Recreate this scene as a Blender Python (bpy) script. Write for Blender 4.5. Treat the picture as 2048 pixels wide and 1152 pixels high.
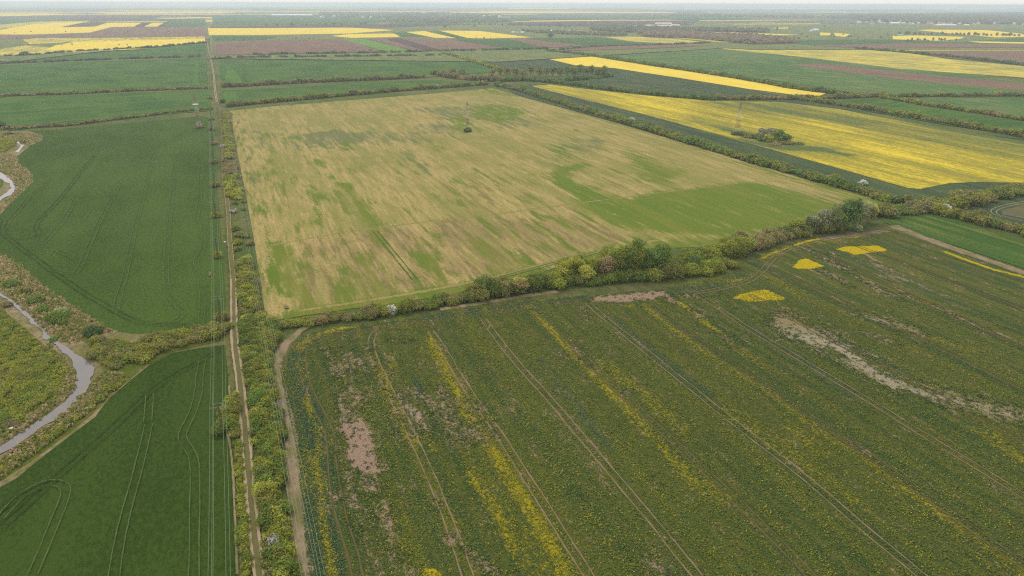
import bpy, math, random
import numpy as np
from mathutils import Matrix, Vector
from mathutils.geometry import delaunay_2d_cdt
for o in list(bpy.data.objects): bpy.data.objects.remove(o)
SC = bpy.context.scene
COL = SC.collection
rad = math.radians
# ------------------------------------------------------------------ camera
F, CX, CY, H = 1365.0, 1024.0, 576.0, 100.0          # focal length and centre in photo pixels, flying height in metres
PITCH, YAW, ROLL = rad(22.63), rad(22.55), 0.0032     # +Y runs along the dirt track
fw = Vector((math.sin(YAW) * math.cos(PITCH), math.cos(YAW) * math.cos(PITCH), -math.sin(PITCH)))
r0 = Vector((math.cos(YAW), -math.sin(YAW), 0))
u0 = r0.cross(fw)
RT = r0 * math.cos(ROLL) + u0 * math.sin(ROLL)
UP = u0 * math.cos(ROLL) - r0 * math.sin(ROLL)
cam = bpy.data.cameras.new('camera')
cam.sensor_width = 36.0; cam.lens = 36.0 * F / 2048.0
cam.clip_start = 1.0; cam.clip_end = 250000.0
co = bpy.data.objects.new('camera', cam); COL.objects.link(co)
M = Matrix(((RT.x, UP.x, -fw.x, 0), (RT.y, UP.y, -fw.y, 0), (RT.z, UP.z, -fw.z, H), (0, 0, 0, 1)))
co.matrix_world = M
SC.camera = co
# ------------------------------------------------------------------ sky and sun (thin bright overcast, sun veiled ahead on the left)
SUN_EL, SUN_AZ, SUN_ANG, SUN_W = 52.0, -12.0, 16.0, 1.15
NISH, VEIL = 0.05, 0.93
w = bpy.data.worlds.new("World"); SC.world = w; w.use_nodes = True
nt = w.node_tree; nt.nodes.clear()
sky = nt.nodes.new('ShaderNodeTexSky'); sky.sky_type = 'NISHITA'; sky.sun_disc = False
sky.sun_elevation = rad(SUN_EL); sky.sun_rotation = rad(SUN_AZ); sky.dust_density = 6.0; sky.air_density = 1.0; sky.altitude = 100
b1 = nt.nodes.new('ShaderNodeBackground'); b1.inputs['Strength'].default_value = NISH
nt.links.new(sky.outputs['Color'], b1.inputs['Color'])
b2 = nt.nodes.new('ShaderNodeBackground'); b2.inputs['Color'].default_value = (1.0, 0.965, 0.93, 1); b2.inputs['Strength'].default_value = VEIL
ad = nt.nodes.new('ShaderNodeAddShader'); wo = nt.nodes.new('ShaderNodeOutputWorld')
nt.links.new(b1.outputs[0], ad.inputs[0]); nt.links.new(b2.outputs[0], ad.inputs[1]); nt.links.new(ad.outputs[0], wo.inputs['Surface'])
sl = bpy.data.lights.new('sun', 'SUN'); sl.energy = SUN_W; sl.angle = rad(SUN_ANG); sl.color = (1.0, 0.94, 0.85)
so = bpy.data.objects.new('sun', sl); COL.objects.link(so)
sd_ = Vector((math.sin(rad(SUN_AZ)) * math.cos(rad(SUN_EL)), math.cos(rad(SUN_AZ)) * math.cos(rad(SUN_EL)), math.sin(rad(SUN_EL))))
so.rotation_euler = sd_.to_track_quat('Z', 'Y').to_euler(); so.location = (0, 0, 300)
vs = SC.view_settings; vs.view_transform = 'Standard'; vs.look = 'None'; vs.exposure = 0; vs.gamma = 1; vs.use_curve_mapping = False
SC.cycles.use_denoising = False; SC.cycles.use_adaptive_sampling = False; SC.cycles.filter_width = 1.2; SC.cycles.volume_bounces = 1; SC.cycles.max_bounces = 6; SC.cycles.diffuse_bounces = 3; SC.cycles.transparent_max_bounces = 8
# ------------------------------------------------------------------ helpers
def at(px, py, z=0.0):
    d = RT * ((px - CX) / F) + UP * ((CY - py) / F) + fw
    t = (H - z) / -d.z
    return np.array((d.x * t, d.y * t))
def W(poly): return np.array([at(*p) for p in poly])
def dist(px, py): return float(np.hypot(*at(px, py)))
def link(o, parent=None):
    COL.objects.link(o)
    if parent is not None: o.parent = parent
    return o
def mesh(name, V, Fc, mat=None, parent=None, col=None, attrs=None, nv=4, smooth=False, local=None):
    """V (n,3), Fc (m,nv) -> one mesh object"""
    V = np.asarray(V, dtype=np.float32).reshape(-1, 3)
    me = bpy.data.meshes.new(name)
    if isinstance(Fc, np.ndarray):
        m = len(Fc); me.vertices.add(len(V)); me.vertices.foreach_set('co', V.ravel())
        me.loops.add(m * Fc.shape[1]); me.loops.foreach_set('vertex_index', Fc.astype(np.int32).ravel())
        me.polygons.add(m); me.polygons.foreach_set('loop_start', np.arange(0, m * Fc.shape[1], Fc.shape[1], dtype=np.int32))
        me.polygons.foreach_set('loop_total', np.full(m, Fc.shape[1], dtype=np.int32))
        me.update(calc_edges=True)
    else:
        me.from_pydata([tuple(map(float, v)) for v in V], [], [tuple(f) for f in Fc]); me.update()
    if col is not None:
        a = me.attributes.new('tint', 'FLOAT_COLOR', 'POINT')
        c = np.ones((len(V), 4), dtype=np.float32); c[:, :3] = col; a.data.foreach_set('color', c.ravel())
    for k, v in (attrs or {}).items():
        a = me.attributes.new(k, 'FLOAT', 'POINT'); a.data.foreach_set('value', np.asarray(v, dtype=np.float32))
    if mat is not None: me.materials.append(mat)
    if smooth: me.polygons.foreach_set('use_smooth', np.ones(len(me.polygons), dtype=bool))
    return link(bpy.data.objects.new(name, me), parent)
def tag(o, label=None, cat=None, group=None, kind=None):
    if label: o['label'] = label
    if cat: o['category'] = cat
    if group: o['group'] = group
    if kind: o['kind'] = kind
    return o
def empty(name, loc, label, cat, group=None, rz=0):
    o = bpy.data.objects.new(name, None); o.location = loc; o.rotation_euler = (0, 0, rz); link(o)
    return tag(o, label, cat, group)
def copy_tree(o, loc, rz=0, scale=1.0, label=None, group=None):
    r = o.copy(); COL.objects.link(r); r.location = loc; r.rotation_euler = (0, 0, rz); r.scale = (scale,) * 3 if not hasattr(scale, '__len__') else scale
    if label: r['label'] = label
    if group: r['group'] = group
    for ch in list(o.children):
        c = ch.copy(); COL.objects.link(c); c.parent = r
        for g in ch.children:
            d = g.copy(); COL.objects.link(d); d.parent = c
    return r
class MB:
    """collects boxes, bars and tubes into one mesh"""
    def __init__(s): s.v = []; s.f = []
    def add(s, V, Fc):
        n = len(s.v); s.v += [tuple(v) for v in V]; s.f += [tuple(i + n for i in f) for f in Fc]
    def box(s, x0, x1, y0, y1, z0, z1):
        s.add([(x0, y0, z0), (x1, y0, z0), (x1, y1, z0), (x0, y1, z0), (x0, y0, z1), (x1, y0, z1), (x1, y1, z1), (x0, y1, z1)],
              [(3, 2, 1, 0), (4, 5, 6, 7), (0, 1, 5, 4), (1, 2, 6, 5), (2, 3, 7, 6), (3, 0, 4, 7)])
    def bar(s, a, b, ra, rb=None, n=6):
        rb = ra if rb is None else rb
        a, b = Vector(a), Vector(b); d = (b - a).normalized(); q = d.to_track_quat('Z', 'Y')
        V = []
        for p, r in ((a, ra), (b, rb)):
            for i in range(n):
                t = 2 * math.pi * i / n; V.append(p + q @ Vector((r * math.cos(t), r * math.sin(t), 0)))
        s.add(V, [(i, (i + 1) % n, n + (i + 1) % n, n + i) for i in range(n)] + [tuple(range(n - 1, -1, -1)), tuple(range(n, 2 * n))])
    def build(s, name, mat, parent=None): return mesh(name, s.v, s.f, mat, parent)
# ---- node helpers
class NT:
    def __init__(s, name):
        s.m = bpy.data.materials.new(name); s.m.use_nodes = True; s.t = s.m.node_tree; s.t.nodes.clear()
        s.out = s.n('ShaderNodeOutputMaterial')
    def n(s, typ, **kw):
        x = s.t.nodes.new(typ)
        for k, v in kw.items(): setattr(x, k, v)
        return x
    def put(s, sock, v):
        if isinstance(v, bpy.types.NodeSocket): s.t.links.new(v, sock)
        elif v is not None:
            if hasattr(v, '__len__') and len(v) == 3 and sock.type == 'RGBA': v = (*v, 1)
            sock.default_value = v
    def math(s, op, a, b=0.0, c=None, clamp=False):
        x = s.n('ShaderNodeMath', operation=op, use_clamp=clamp); s.put(x.inputs[0], a); s.put(x.inputs[1], b)
        if c is not None: s.put(x.inputs[2], c)
        return x.outputs[0]
    def geo(s): return s.n('ShaderNodeNewGeometry').outputs['Position']
    def coords(s, sx=1, sy=1, rot=0.0, src=None):
        v = src or s.geo()
        mp = s.n('ShaderNodeMapping', vector_type='TEXTURE' if False else 'POINT')
        if rot:
            m0 = s.n('ShaderNodeMapping'); m0.inputs['Rotation'].default_value = (0, 0, rot); s.put(m0.inputs['Vector'], v); v = m0.outputs[0]
        mp.inputs['Scale'].default_value = (sx, sy, 1); s.put(mp.inputs['Vector'], v)
        return mp.outputs[0]
    def noise(s, vec, scale=1.0, detail=3.0, rough=0.55, dim='2D', dist=0.0):
        x = s.n('ShaderNodeTexNoise', noise_dimensions=dim); s.put(x.inputs['Vector'], vec)
        x.inputs['Scale'].default_value = scale; x.inputs['Detail'].default_value = detail; x.inputs['Roughness'].default_value = rough
        x.inputs['Distortion'].default_value = dist
        return x.outputs['Fac']
    def rng(s, v, a, b, c=0.0, d=1.0, smooth=True):
        x = s.n('ShaderNodeMapRange', interpolation_type='SMOOTHSTEP' if smooth else 'LINEAR'); s.put(x.inputs['Value'], v)
        x.inputs['From Min'].default_value = a; x.inputs['From Max'].default_value = b; x.inputs['To Min'].default_value = c; x.inputs['To Max'].default_value = d
        return x.outputs['Result']
    def mix(s, f, a, b, mode='MIX'):
        x = s.n('ShaderNodeMix', data_type='RGBA', blend_type=mode); s.put(x.inputs[0], f); s.put(x.inputs[6], a); s.put(x.inputs[7], b)
        return x.outputs[2]
    def attr(s, name, vec=False):
        x = s.n('ShaderNodeAttribute', attribute_name=name); return x.outputs['Color' if vec else 'Fac']
    def mask(s, m, nz, amp=0.9, edge=0.12):
        t = s.math('MULTIPLY_ADD', s.math('SUBTRACT', nz, 0.5), amp, m)
        return s.rng(t, 0.5 - edge, 0.5 + edge)
    def principled(s, col, rough=0.95, spec=0.1, bump=None, bdist=0.3, alpha=None, metal=0.0):
        p = s.n('ShaderNodeBsdfPrincipled'); s.put(p.inputs['Base Color'], col); s.put(p.inputs['Roughness'], rough)
        p.inputs['Specular IOR Level'].default_value = spec; p.inputs['Metallic'].default_value = metal
        if bump is not None:
            b = s.n('ShaderNodeBump'); b.inputs['Distance'].default_value = bdist; b.inputs['Strength'].default_value = 1.0
            s.put(b.inputs['Height'], bump); s.put(p.inputs['Normal'], b.outputs[0])
        if alpha is not None: s.put(p.inputs['Alpha'], alpha)
        s.t.links.new(p.outputs[0], s.out.inputs['Surface']); return p
K = 0.79
def lin(r, g, b):
    """photo tone (0-255) of an evenly lit matt surface -> base colour"""
    f = lambda c: ((c / 255 + 0.055) / 1.055) ** 2.4 if c > 10 else c / 255 / 12.92
    return (f(r) * K, f(g) * K, f(b) * K)
def flat(name, c, rough=0.8, spec=0.2, metal=0.0):
    t = NT(name); nz = t.noise(t.n('ShaderNodeTexCoord').outputs['Object'], 1.5, 3, dim='3D')
    t.principled(t.mix(t.rng(nz, .3, .7, .0, .35), c, tuple(x * 0.6 for x in c)), rough, spec, metal=metal); return t.m
def rowangle(p1, p2):
    a, b = at(*p1), at(*p2); return math.atan2(b[1] - a[1], b[0] - a[0])
def crop(name, c1, c2, c3=None, rot=0.0, sx=.22, sy=.012, fine=1.2, streak=.5, big=.02, fineamp=.35, bump=.25):
    """row crop: streaks run along world Y turned by rot"""
    t = NT(name)
    a = t.noise(t.coords(sx, sy, -rot), 1, 4, .6)
    b = t.noise(t.coords(big, big * .6, -rot), 1, 4, .55)
    f = t.noise(t.coords(fine, fine * .5, -rot), 1, 3, .7)
    v = t.math('ADD', t.math('MULTIPLY', a, streak), t.math('MULTIPLY', b, 1 - streak))
    v = t.math('MULTIPLY_ADD', t.math('SUBTRACT', f, .5), fineamp, v)
    c = t.mix(t.rng(v, .36, .62), c1, c2)
    if c3 is not None:
        e = t.noise(t.coords(sx * .5, sy * 1.3, -rot), 1, 5, .65)
        c = t.mix(t.rng(t.math('MULTIPLY_ADD', f, .3, e), .66, .80), c, c3)
    t.principled(c, 1.0, 0.05, bump=f, bdist=bump); return t.m
# ---- masks painted on field meshes (where the crop is thin, in flower, or bare) in world metres
def sd_poly(P, poly):
    poly = np.asarray(poly); n = len(poly); d = np.full(len(P), 1e18); ins = np.zeros(len(P), bool)
    for i in range(n):
        a, b = poly[i], poly[(i + 1) % n]; e = b - a; wv = P - a
        t = np.clip((wv @ e) / (e @ e + 1e-9), 0, 1); q = wv - t[:, None] * e; d = np.minimum(d, (q * q).sum(1))
        c = (a[1] > P[:, 1]) != (b[1] > P[:, 1])
        xi = (b[0] - a[0]) * (P[:, 1] - a[1]) / (b[1] - a[1] + 1e-12) + a[0]; ins ^= c & (P[:, 0] < xi)
    d = np.sqrt(d); return np.where(ins, -d, d)
def sd_line(P, line):
    d = np.full(len(P), 1e18)
    for a, b in zip(line[:-1], line[1:]):
        e = b - a; wv = P - a; t = np.clip((wv @ e) / (e @ e + 1e-9), 0, 1); q = wv - t[:, None] * e; d = np.minimum(d, (q * q).sum(1))
    return np.sqrt(d)
def paint(P, shapes, base=0.0):
    m = np.full(len(P), base)
    for kind, pts, soft, val in shapes:
        Q = W(pts)
        d = sd_poly(P, Q) if kind == 'p' else sd_line(P, Q) - soft * .5
        s = soft if kind == 'p' else soft * .8
        m = np.maximum(m, val * np.clip(.5 - d / (2 * s), 0, 1))
    return m
LAYER = [0.03]
def field(name, poly, mat, label=None, spacing=None, masks=None, z=None, world=False):
    P = np.asarray(poly, float) if world else W(poly)
    if z is None: z = LAYER[0]; LAYER[0] += 0.012
    if not spacing:
        vs_ = [Vector((p[0], p[1])) for p in P]; n = len(P)
        r = delaunay_2d_cdt(vs_, [], [list(range(n))], 1, 1e-4)
        V = np.array([(v.x, v.y, z) for v in r[0]]); Fc = [list(f) for f in r[2]]
        o = mesh(name, V, Fc, mat)
    else:
        rg = np.random.default_rng(len(P)); lo, hi = P.min(0), P.max(0)
        xs, ys = np.meshgrid(np.arange(lo[0], hi[0], spacing), np.arange(lo[1], hi[1], spacing)); g = np.c_[xs.ravel(), ys.ravel()]
        g = g[sd_poly(g, P) < -spacing * .5]; g += rg.uniform(-.2, .2, g.shape) * spacing
        allp = np.r_[P, g]; n = len(P)
        r = delaunay_2d_cdt([Vector((p[0], p[1])) for p in allp], [], [list(range(n))], 1, 1e-4)
        V = np.array([(v.x, v.y, z) for v in r[0]]); Fc = np.array([f for f in r[2] if len(f) == 3])
        Q = V[:, :2]
        o = mesh(name, V, Fc, mat, attrs={k: paint(Q, s) for k, s in (masks or {}).items()})
    return tag(o, label, kind='structure')
def rough(px, amp, step=1.5, seed=3):
    """a closed outline in metres with a worn, irregular edge"""
    L = W(px + [px[0]]); rg_ = np.random.default_rng(seed); L = resample(L, step); n = len(L); T = np.roll(L, -1, 0) - np.roll(L, 1, 0); T /= np.hypot(*T.T)[:, None] + 1e-9
    k = np.convolve(rg_.normal(0, 1, n + 4), np.ones(5) / 2.2, 'valid')[:n] * .5 + rg_.normal(0, .3, n); return L + np.c_[T[:, 1], -T[:, 0]] * (k * amp)[:, None]
def resample(line, step):
    line = np.asarray(line); seg = np.hypot(*(line[1:] - line[:-1]).T); cum = np.r_[0, np.cumsum(seg)]
    t = np.arange(0, cum[-1], step); return np.c_[np.interp(t, cum, line[:, 0]), np.interp(t, cum, line[:, 1])]
def smooth(line, k=3):
    line = np.asarray(line, float)
    for _ in range(k):
        q = np.empty((2 * len(line) - 2 + 2, 2)); q[0] = line[0]; q[-1] = line[-1]
        q[1:-1:2] = .75 * line[:-1] + .25 * line[1:]; q[2:-1:2] = .25 * line[:-1] + .75 * line[1:]; line = q[np.r_[True, np.hypot(*(q[1:] - q[:-1]).T) > 1e-6]]
    return line
def ribbon(name, px, width, mat, offsets=(0,), z=None, jitter=.12, label=None, sm=2, step=1.2, kind='structure'):
    if z is None: z = LAYER[0]; LAYER[0] += 0.008
    L = resample(smooth(W(px), sm), step); T = np.gradient(L, axis=0); T /= np.hypot(*T.T)[:, None] + 1e-9; Nn = np.c_[T[:, 1], -T[:, 0]]
    rg = np.random.default_rng(len(L)); V = []; Fc = []; ed = []
    for off in offsets:
        k = np.convolve(rg.normal(0, 1, len(L) + 8), np.ones(9) / 9, 'valid')[:len(L)] * jitter * 2
        wj = width * (1 + np.convolve(rg.uniform(-1, 1, len(L) + 4), np.ones(5) / 3, 'valid')[:len(L)] * jitter * 1.5)
        c = L + Nn * (off + k * .3)[:, None] if not np.isscalar(off + k) else L
        n0 = len(V) and sum(len(v) for v in V)
        a, b = c - Nn * wj[:, None] / 2, c + Nn * wj[:, None] / 2
        n = len(L); VV = np.empty((3 * n, 3)); VV[:, 2] = z; VV[0::3, :2] = a; VV[1::3, :2] = c; VV[2::3, :2] = b
        e = np.zeros(3 * n); e[1::3] = 1; ed.append(e); V.append(VV); i = np.arange(n - 1) * 3 + n0
        Fc.append(np.c_[i, i + 1, i + 4, i + 3]); Fc.append(np.c_[i + 1, i + 2, i + 5, i + 4])
    return tag(mesh(name, np.vstack(V), np.vstack(Fc), mat, attrs={'core': np.concatenate(ed)}), label, kind=kind)
# ------------------------------------------------------------------ materials of the ground
WHT1, WHT2 = lin(46, 78, 36), lin(66, 100, 50)
STRAW = lin(176, 156, 102); OLIVE = lin(136, 134, 74); GREEN = lin(92, 117, 30); PINK = lin(148, 122, 88)
SOIL = lin(180, 156, 134); YEL = lin(214, 186, 18); YFAR = (0.64, 0.45, 0.05)
def m_ground():
    t = NT('verge_grass')
    a = t.noise(t.coords(.02, .012), 1, 5, .6); b = t.noise(t.coords(.35, .25), 1, 5, .7); c = t.noise(t.coords(2, 2), 1, 3, .7)
    k = t.mix(t.rng(a, .35, .65), lin(84, 102, 48), lin(116, 116, 66)); k = t.mix(t.rng(b, .45, .7), k, lin(70, 96, 36)); k = t.mix(t.rng(c, .5, .75, 0, .5), k, lin(142, 130, 86))
    t.principled(k, 1, .05, bump=t.math('ADD', b, c), bdist=.4); return t.m
def m_soil(name, c1, c2, c3=None, alpha=False, rowy=.3):
    t = NT(name); a = t.noise(t.coords(.25, .12), 1, 5, .65); b = t.noise(t.coords(1.6, 1.6 * rowy), 1, 4, .7)
    k = t.mix(t.rng(a, .35, .65), c1, c2); k = t.mix(t.rng(b, .5, .72, 0, .7), k, c3 or tuple(x * .7 for x in c1))
    al = None
    if alpha:
        e = t.attr('core'); g = t.noise(t.coords(.6, .35), 1, 5, .7)
        al = t.rng(t.math('MULTIPLY_ADD', g, 1.5, e), .72, 1.12)
    t.principled(k, 1, .05, bump=b, bdist=.12, alpha=al); return t.m
def m_rut(name, c1, c2, lo=.72, hi=1.12):
    t = NT(name); g = t.noise(t.coords(.5, .18), 1, 5, .7); h = t.noise(t.coords(1.5, .6), 1, 4, .7)
    al = t.rng(t.math('MULTIPLY_ADD', g, 1.5, t.attr('core')), lo, hi)
    t.principled(t.mix(h, c1, c2), 1, .05, alpha=al); return t.m
def m_rape():
    t = NT('rapeseed_crop')
    big = t.noise(t.coords(.035, .010), 1, 5, .6); mid = t.noise(t.coords(.30, .10), 1, 5, .7); fine = t.noise(t.coords(1.1, .9), 1, 4, .75); vf = t.noise(t.coords(2.6, 2.2), 1, 3, .8)
    st = t.noise(t.coords(.16, .004), 1, 4, .6)
    k = t.mix(t.rng(big, .38, .62), lin(74, 98, 50), lin(90, 106, 48))
    k = t.mix(t.rng(mid, .4, .65, 0, .8), k, lin(106, 106, 58)); k = t.mix(t.rng(vf, .45, .7, 0, .8), k, lin(50, 64, 34))
    bl = t.mask(t.attr('blue'), fine, 1.1, .2); k = t.mix(t.math('MULTIPLY', bl, .85), k, lin(66, 98, 68)); k = t.mix(t.math('MULTIPLY', bl, t.rng(vf, .42, .62)), k, lin(38, 60, 44))
    # flowers: everywhere thin, dense where the mask says
    bd = t.noise(t.coords(.34, .004), 1, 4, .65); k = t.mix(t.rng(bd, .42, .62, 0, .7), k, lin(112, 112, 44)); k = t.mix(t.rng(bd, .46, .34, 0, .5), k, lin(66, 86, 50))
    fl = t.math('ADD', t.math('MULTIPLY', t.attr('yellow'), .32), t.math('MULTIPLY', t.math('ADD', t.math('SUBTRACT', st, .5), t.math('MULTIPLY', t.math('SUBTRACT', mid, .5), .7)), .34))
    fl = t.math('ADD', fl, fine); k = t.mix(t.rng(fl, .60, .80, 0, .9), k, lin(186, 168, 22))
    so_ = t.mask(t.attr('soil'), t.math('ADD', t.math('MULTIPLY', mid, .6), t.math('MULTIPLY', fine, .4)), 4.2, .06)
    sp = t.rng(t.math('ADD', t.math('ADD', t.math('MULTIPLY', mid, .5), t.math('MULTIPLY', fine, .5)), t.math('MULTIPLY', t.math('SUBTRACT', big, .5), .5)), .635, .68)
    so_ = t.math('MAXIMUM', so_, t.math('MULTIPLY', sp, .7))
    sc = t.mix(t.rng(vf, .4, .65), SOIL, lin(150, 122, 98)); sc = t.mix(t.math('MULTIPLY', t.attr('tan'), .8), sc, lin(140, 134, 78)); sc = t.mix(t.attr('pale'), sc, lin(178, 168, 142))
    k = t.mix(so_, k, sc)
    pt = t.mask(t.attr('path'), mid, .8, .15); k = t.mix(pt, k, t.mix(t.rng(mid, .4, .6), lin(120, 116, 72), lin(92, 106, 56)))
    sat = t.mask(t.attr('sat'), fine, 1.1, .07); k = t.mix(sat, k, t.mix(t.rng(fine, .4, .75), YEL, lin(160, 156, 24)))
    t.principled(k, 1, .05, bump=t.math('ADD', fine, vf), bdist=.45); return t.m
def m_straw():
    t = NT('dying_crop'); am = t.noise(t.coords(.22, .028), 1, 5, .65)
    a = t.noise(t.coords(.085, .007), 1, 5, .62, dist=.3); b = t.noise(t.coords(.02, .016), 1, 5, .6); rows = t.noise(t.coords(.55, .05), 1, 4, .7); f = t.noise(t.coords(.9, .6), 1, 4, .75)
    k = t.mix(t.rng(t.math('ADD', t.math('MULTIPLY', a, .6), t.math('MULTIPLY', b, .4)), .4, .62), STRAW, OLIVE)
    k = t.mix(t.rng(am, .44, .66, 0, .8), k, lin(136, 132, 66)); k = t.mix(t.rng(rows, .46, .62, 0, .7), k, lin(146, 142, 70)); k = t.mix(t.rng(rows, .30, .46, .6, 0), k, lin(190, 166, 104)); k = t.mix(t.rng(f, .50, .66, 0, .6), k, lin(116, 112, 58))
    st = t.math('ADD', t.math('MULTIPLY', am, .7), t.math('ADD', t.math('MULTIPLY', rows, .15), t.math('MULTIPLY', a, .15)))
    br = t.mask(t.attr('brown'), st, 3.0, .2); k = t.mix(t.math('MULTIPLY', br, .7), k, PINK)
    k = t.mix(t.math('MULTIPLY', t.mask(t.math('ADD', t.attr('grey'), .04), st, 2.6, .25), .8), k, lin(104, 112, 70))
    br2 = t.math('MULTIPLY', t.attr('brown'), t.rng(t.math('ADD', st, t.math('MULTIPLY', t.math('SUBTRACT', f, .5), .3)), .50, .60)); k = t.mix(br2, k, lin(90, 106, 42))
    gr = t.mask(t.math('ADD', t.attr('green'), .09), t.math('ADD', t.math('MULTIPLY', st, .75), t.math('MULTIPLY', f, .25)), 2.6, .2)
    k = t.mix(t.math('MULTIPLY', gr, .92), k, t.mix(t.rng(t.math('ADD', t.math('MULTIPLY', a, .5), t.math('MULTIPLY', f, .5)), .44, .66), GREEN, lin(124, 126, 50)))
    t.principled(k, 1, .05, bump=t.math('ADD', rows, f), bdist=.25); return t.m
def m_bloom(name, d1=(0.72, 0.55, .02), thin=.5):
    """rapeseed in flower with thin green patches (mask 'thin')"""
    t = NT(name); a = t.noise(t.coords(.06, .0035), 1, 5, .65); b = t.noise(t.coords(.4, .06), 1, 4, .7); c = t.noise(t.coords(.02, .008), 1, 4, .6)
    v = t.math('ADD', t.math('MULTIPLY', a, .5), t.math('ADD', t.math('MULTIPLY', b, .3), t.math('MULTIPLY', c, .2)))
    v = t.math('ADD', v, t.math('MULTIPLY', t.attr('thin'), thin))
    v = t.math('MULTIPLY_ADD', t.math('SUBTRACT', t.noise(t.coords(1.0, .25), 1, 3, .8), .5), .45, v)
    k = t.mix(t.rng(v, .38, .54), d1, lin(158, 148, 52)); k = t.mix(t.rng(v, .53, .72), k, lin(92, 106, 58))
    t.principled(k, 1, .05); return t.m
def m_scrub():
    t = NT('scrub_ground'); a = t.noise(t.coords(.06, .06), 1, 5, .65); b = t.noise(t.coords(.5, .5), 1, 5, .75); c = t.noise(t.coords(.015, .015), 1, 3, .6)
    k = t.mix(t.rng(a, .4, .62), lin(96, 112, 36), lin(112, 116, 46)); k = t.mix(t.rng(b, .42, .62, 0, .8), k, lin(78, 92, 32))
    k = t.mix(t.math('MULTIPLY', t.rng(b, .5, .7), t.rng(c, .45, .65)), k, lin(150, 130, 90))
    t.principled(k, 1, .05, bump=t.math('ADD', a, b), bdist=.9); return t.m
def m_reed():
    t = NT('dry_reed_bank'); a = t.noise(t.coords(.05, .05), 1, 5, .65); b = t.noise(t.coords(.6, .6), 1, 5, .75)
    k = t.mix(t.rng(a, .38, .62), lin(164, 144, 116), lin(126, 122, 72)); k = t.mix(t.rng(b, .42, .68, 0, .8), k, lin(98, 100, 52))
    t.principled(k, 1, .05, bump=b, bdist=.5); return t.m
def m_water():
    t = NT('stream_water'); nz = t.noise(t.coords(.25, .25), 1, 4, .6)
    t.principled(t.mix(nz, lin(92, 88, 84), lin(108, 102, 98)), t.rng(nz, .3, .7, .06, .2), .5, bump=t.noise(t.coords(2, 2), 1, 3, .6), bdist=.01); return t.m
def m_tint(name, trans=.35, rough=.7):
    t = NT(name); p = t.principled(t.attr('tint', True), rough, .15)
    if trans:
        tr = t.n('ShaderNodeBsdfTranslucent'); t.put(tr.inputs['Color'], t.attr('tint', True)); mx = t.n('ShaderNodeMixShader'); mx.inputs[0].default_value = trans
        t.t.links.new(p.outputs[0], mx.inputs[1]); t.t.links.new(tr.outputs[0], mx.inputs[2]); t.t.links.new(mx.outputs[0], t.out.inputs['Surface'])
    return t.m
def m_tintrow(name):
    t = NT(name); a = t.noise(t.coords(.02, .004), 1, 4, .6); b = t.noise(t.coords(.004, .02), 1, 3, .6)
    v = t.math('ADD', t.math('MULTIPLY', a, .5), t.math('MULTIPLY', b, .5))
    t.principled(t.mix(t.rng(v, .3, .7, .0, .45), t.attr('tint', True), (0.08, .1, .05)), 1, .05); return t.m
LEAF = m_tint('leaves'); BLOSSOM = m_tint('blossom', .1); PLANT = m_tint('crop_plant_leaves', .2)
BARK = flat('bark', lin(96, 84, 66))
#EOF1
# ------------------------------------------------------------------ ground sheet to the horizon
GR = 60000.0
t = NT('plain'); _a = t.noise(t.coords(.0012, .0006), 1, 5, .6); _b = t.noise(t.coords(.02, .012), 1, 5, .6)
_k = t.mix(t.rng(_a, .35, .65), lin(70, 96, 56), lin(118, 108, 84)); _k = t.mix(t.rng(_b, .4, .7, 0, .6), _k, lin(78, 100, 48))
t.principled(_k, 1, .05); PLAIN = t.m
gn = 24; gx = np.linspace(-GR, GR, gn); gy = np.linspace(-500, GR, gn); X, Y = np.meshgrid(gx, gy)
V = np.c_[X.ravel(), Y.ravel(), np.full(gn * gn, -.02)]; i = np.arange(gn - 1)[None, :] + gn * np.arange(gn - 1)[:, None]; i = i.ravel()
tag(mesh('ground', V, np.c_[i, i + 1, i + gn + 1, i + gn], PLAIN), kind='structure')
GRASS = m_ground()
tag(mesh('verge', [(-700, -60, 0), (1500, -60, 0), (1500, 2300, 0), (-700, 2300, 0)], [(0, 1, 2, 3)], GRASS), kind='structure')
# far farmland: long parcels laid in the same two directions as the near ones
PAL = [lin(52, 92, 46), lin(62, 100, 52), lin(70, 104, 58), lin(88, 112, 62), lin(128, 96, 78), lin(104, 84, 74), lin(142, 112, 88), YFAR, (.66, .52, .09), lin(150, 150, 96), lin(96, 96, 66)]
PW = np.array([3, 3, 3, 2, 2.0, 2, 2.5, 3.8, 2.4, 1.6, 1.2]); PW /= PW.sum()
rg = np.random.default_rng(11); V = []; Fc = []; Cc = []
y = 2900.0
while y < 46000:
    hgt = y * rg.uniform(.03, .085); x = -y * 1.25
    while x < y * 2.6:
        wd = rg.uniform(.5, 2.4) * max(700, y * .16); c = PAL[rg.choice(len(PAL), p=PW)]
        g = rg.uniform(5, 30); sk = rg.uniform(-.05, .05)
        k = len(V); zz = .3 + y * 2e-5 + (k % 16) * .004
        V += [(x + g, y + g + sk * x, zz), (x + wd, y + g + sk * (x + wd), zz), (x + wd, y + hgt + sk * (x + wd), zz), (x + g, y + hgt + sk * x, zz)]; Cc += [c] * 4; Fc.append((k, k + 1, k + 2, k + 3)); x += wd
    y += hgt
tag(mesh('distant_fields', V, np.array(Fc), m_tintrow('distant_field_crops'), col=np.array(Cc)), kind='structure')
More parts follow.
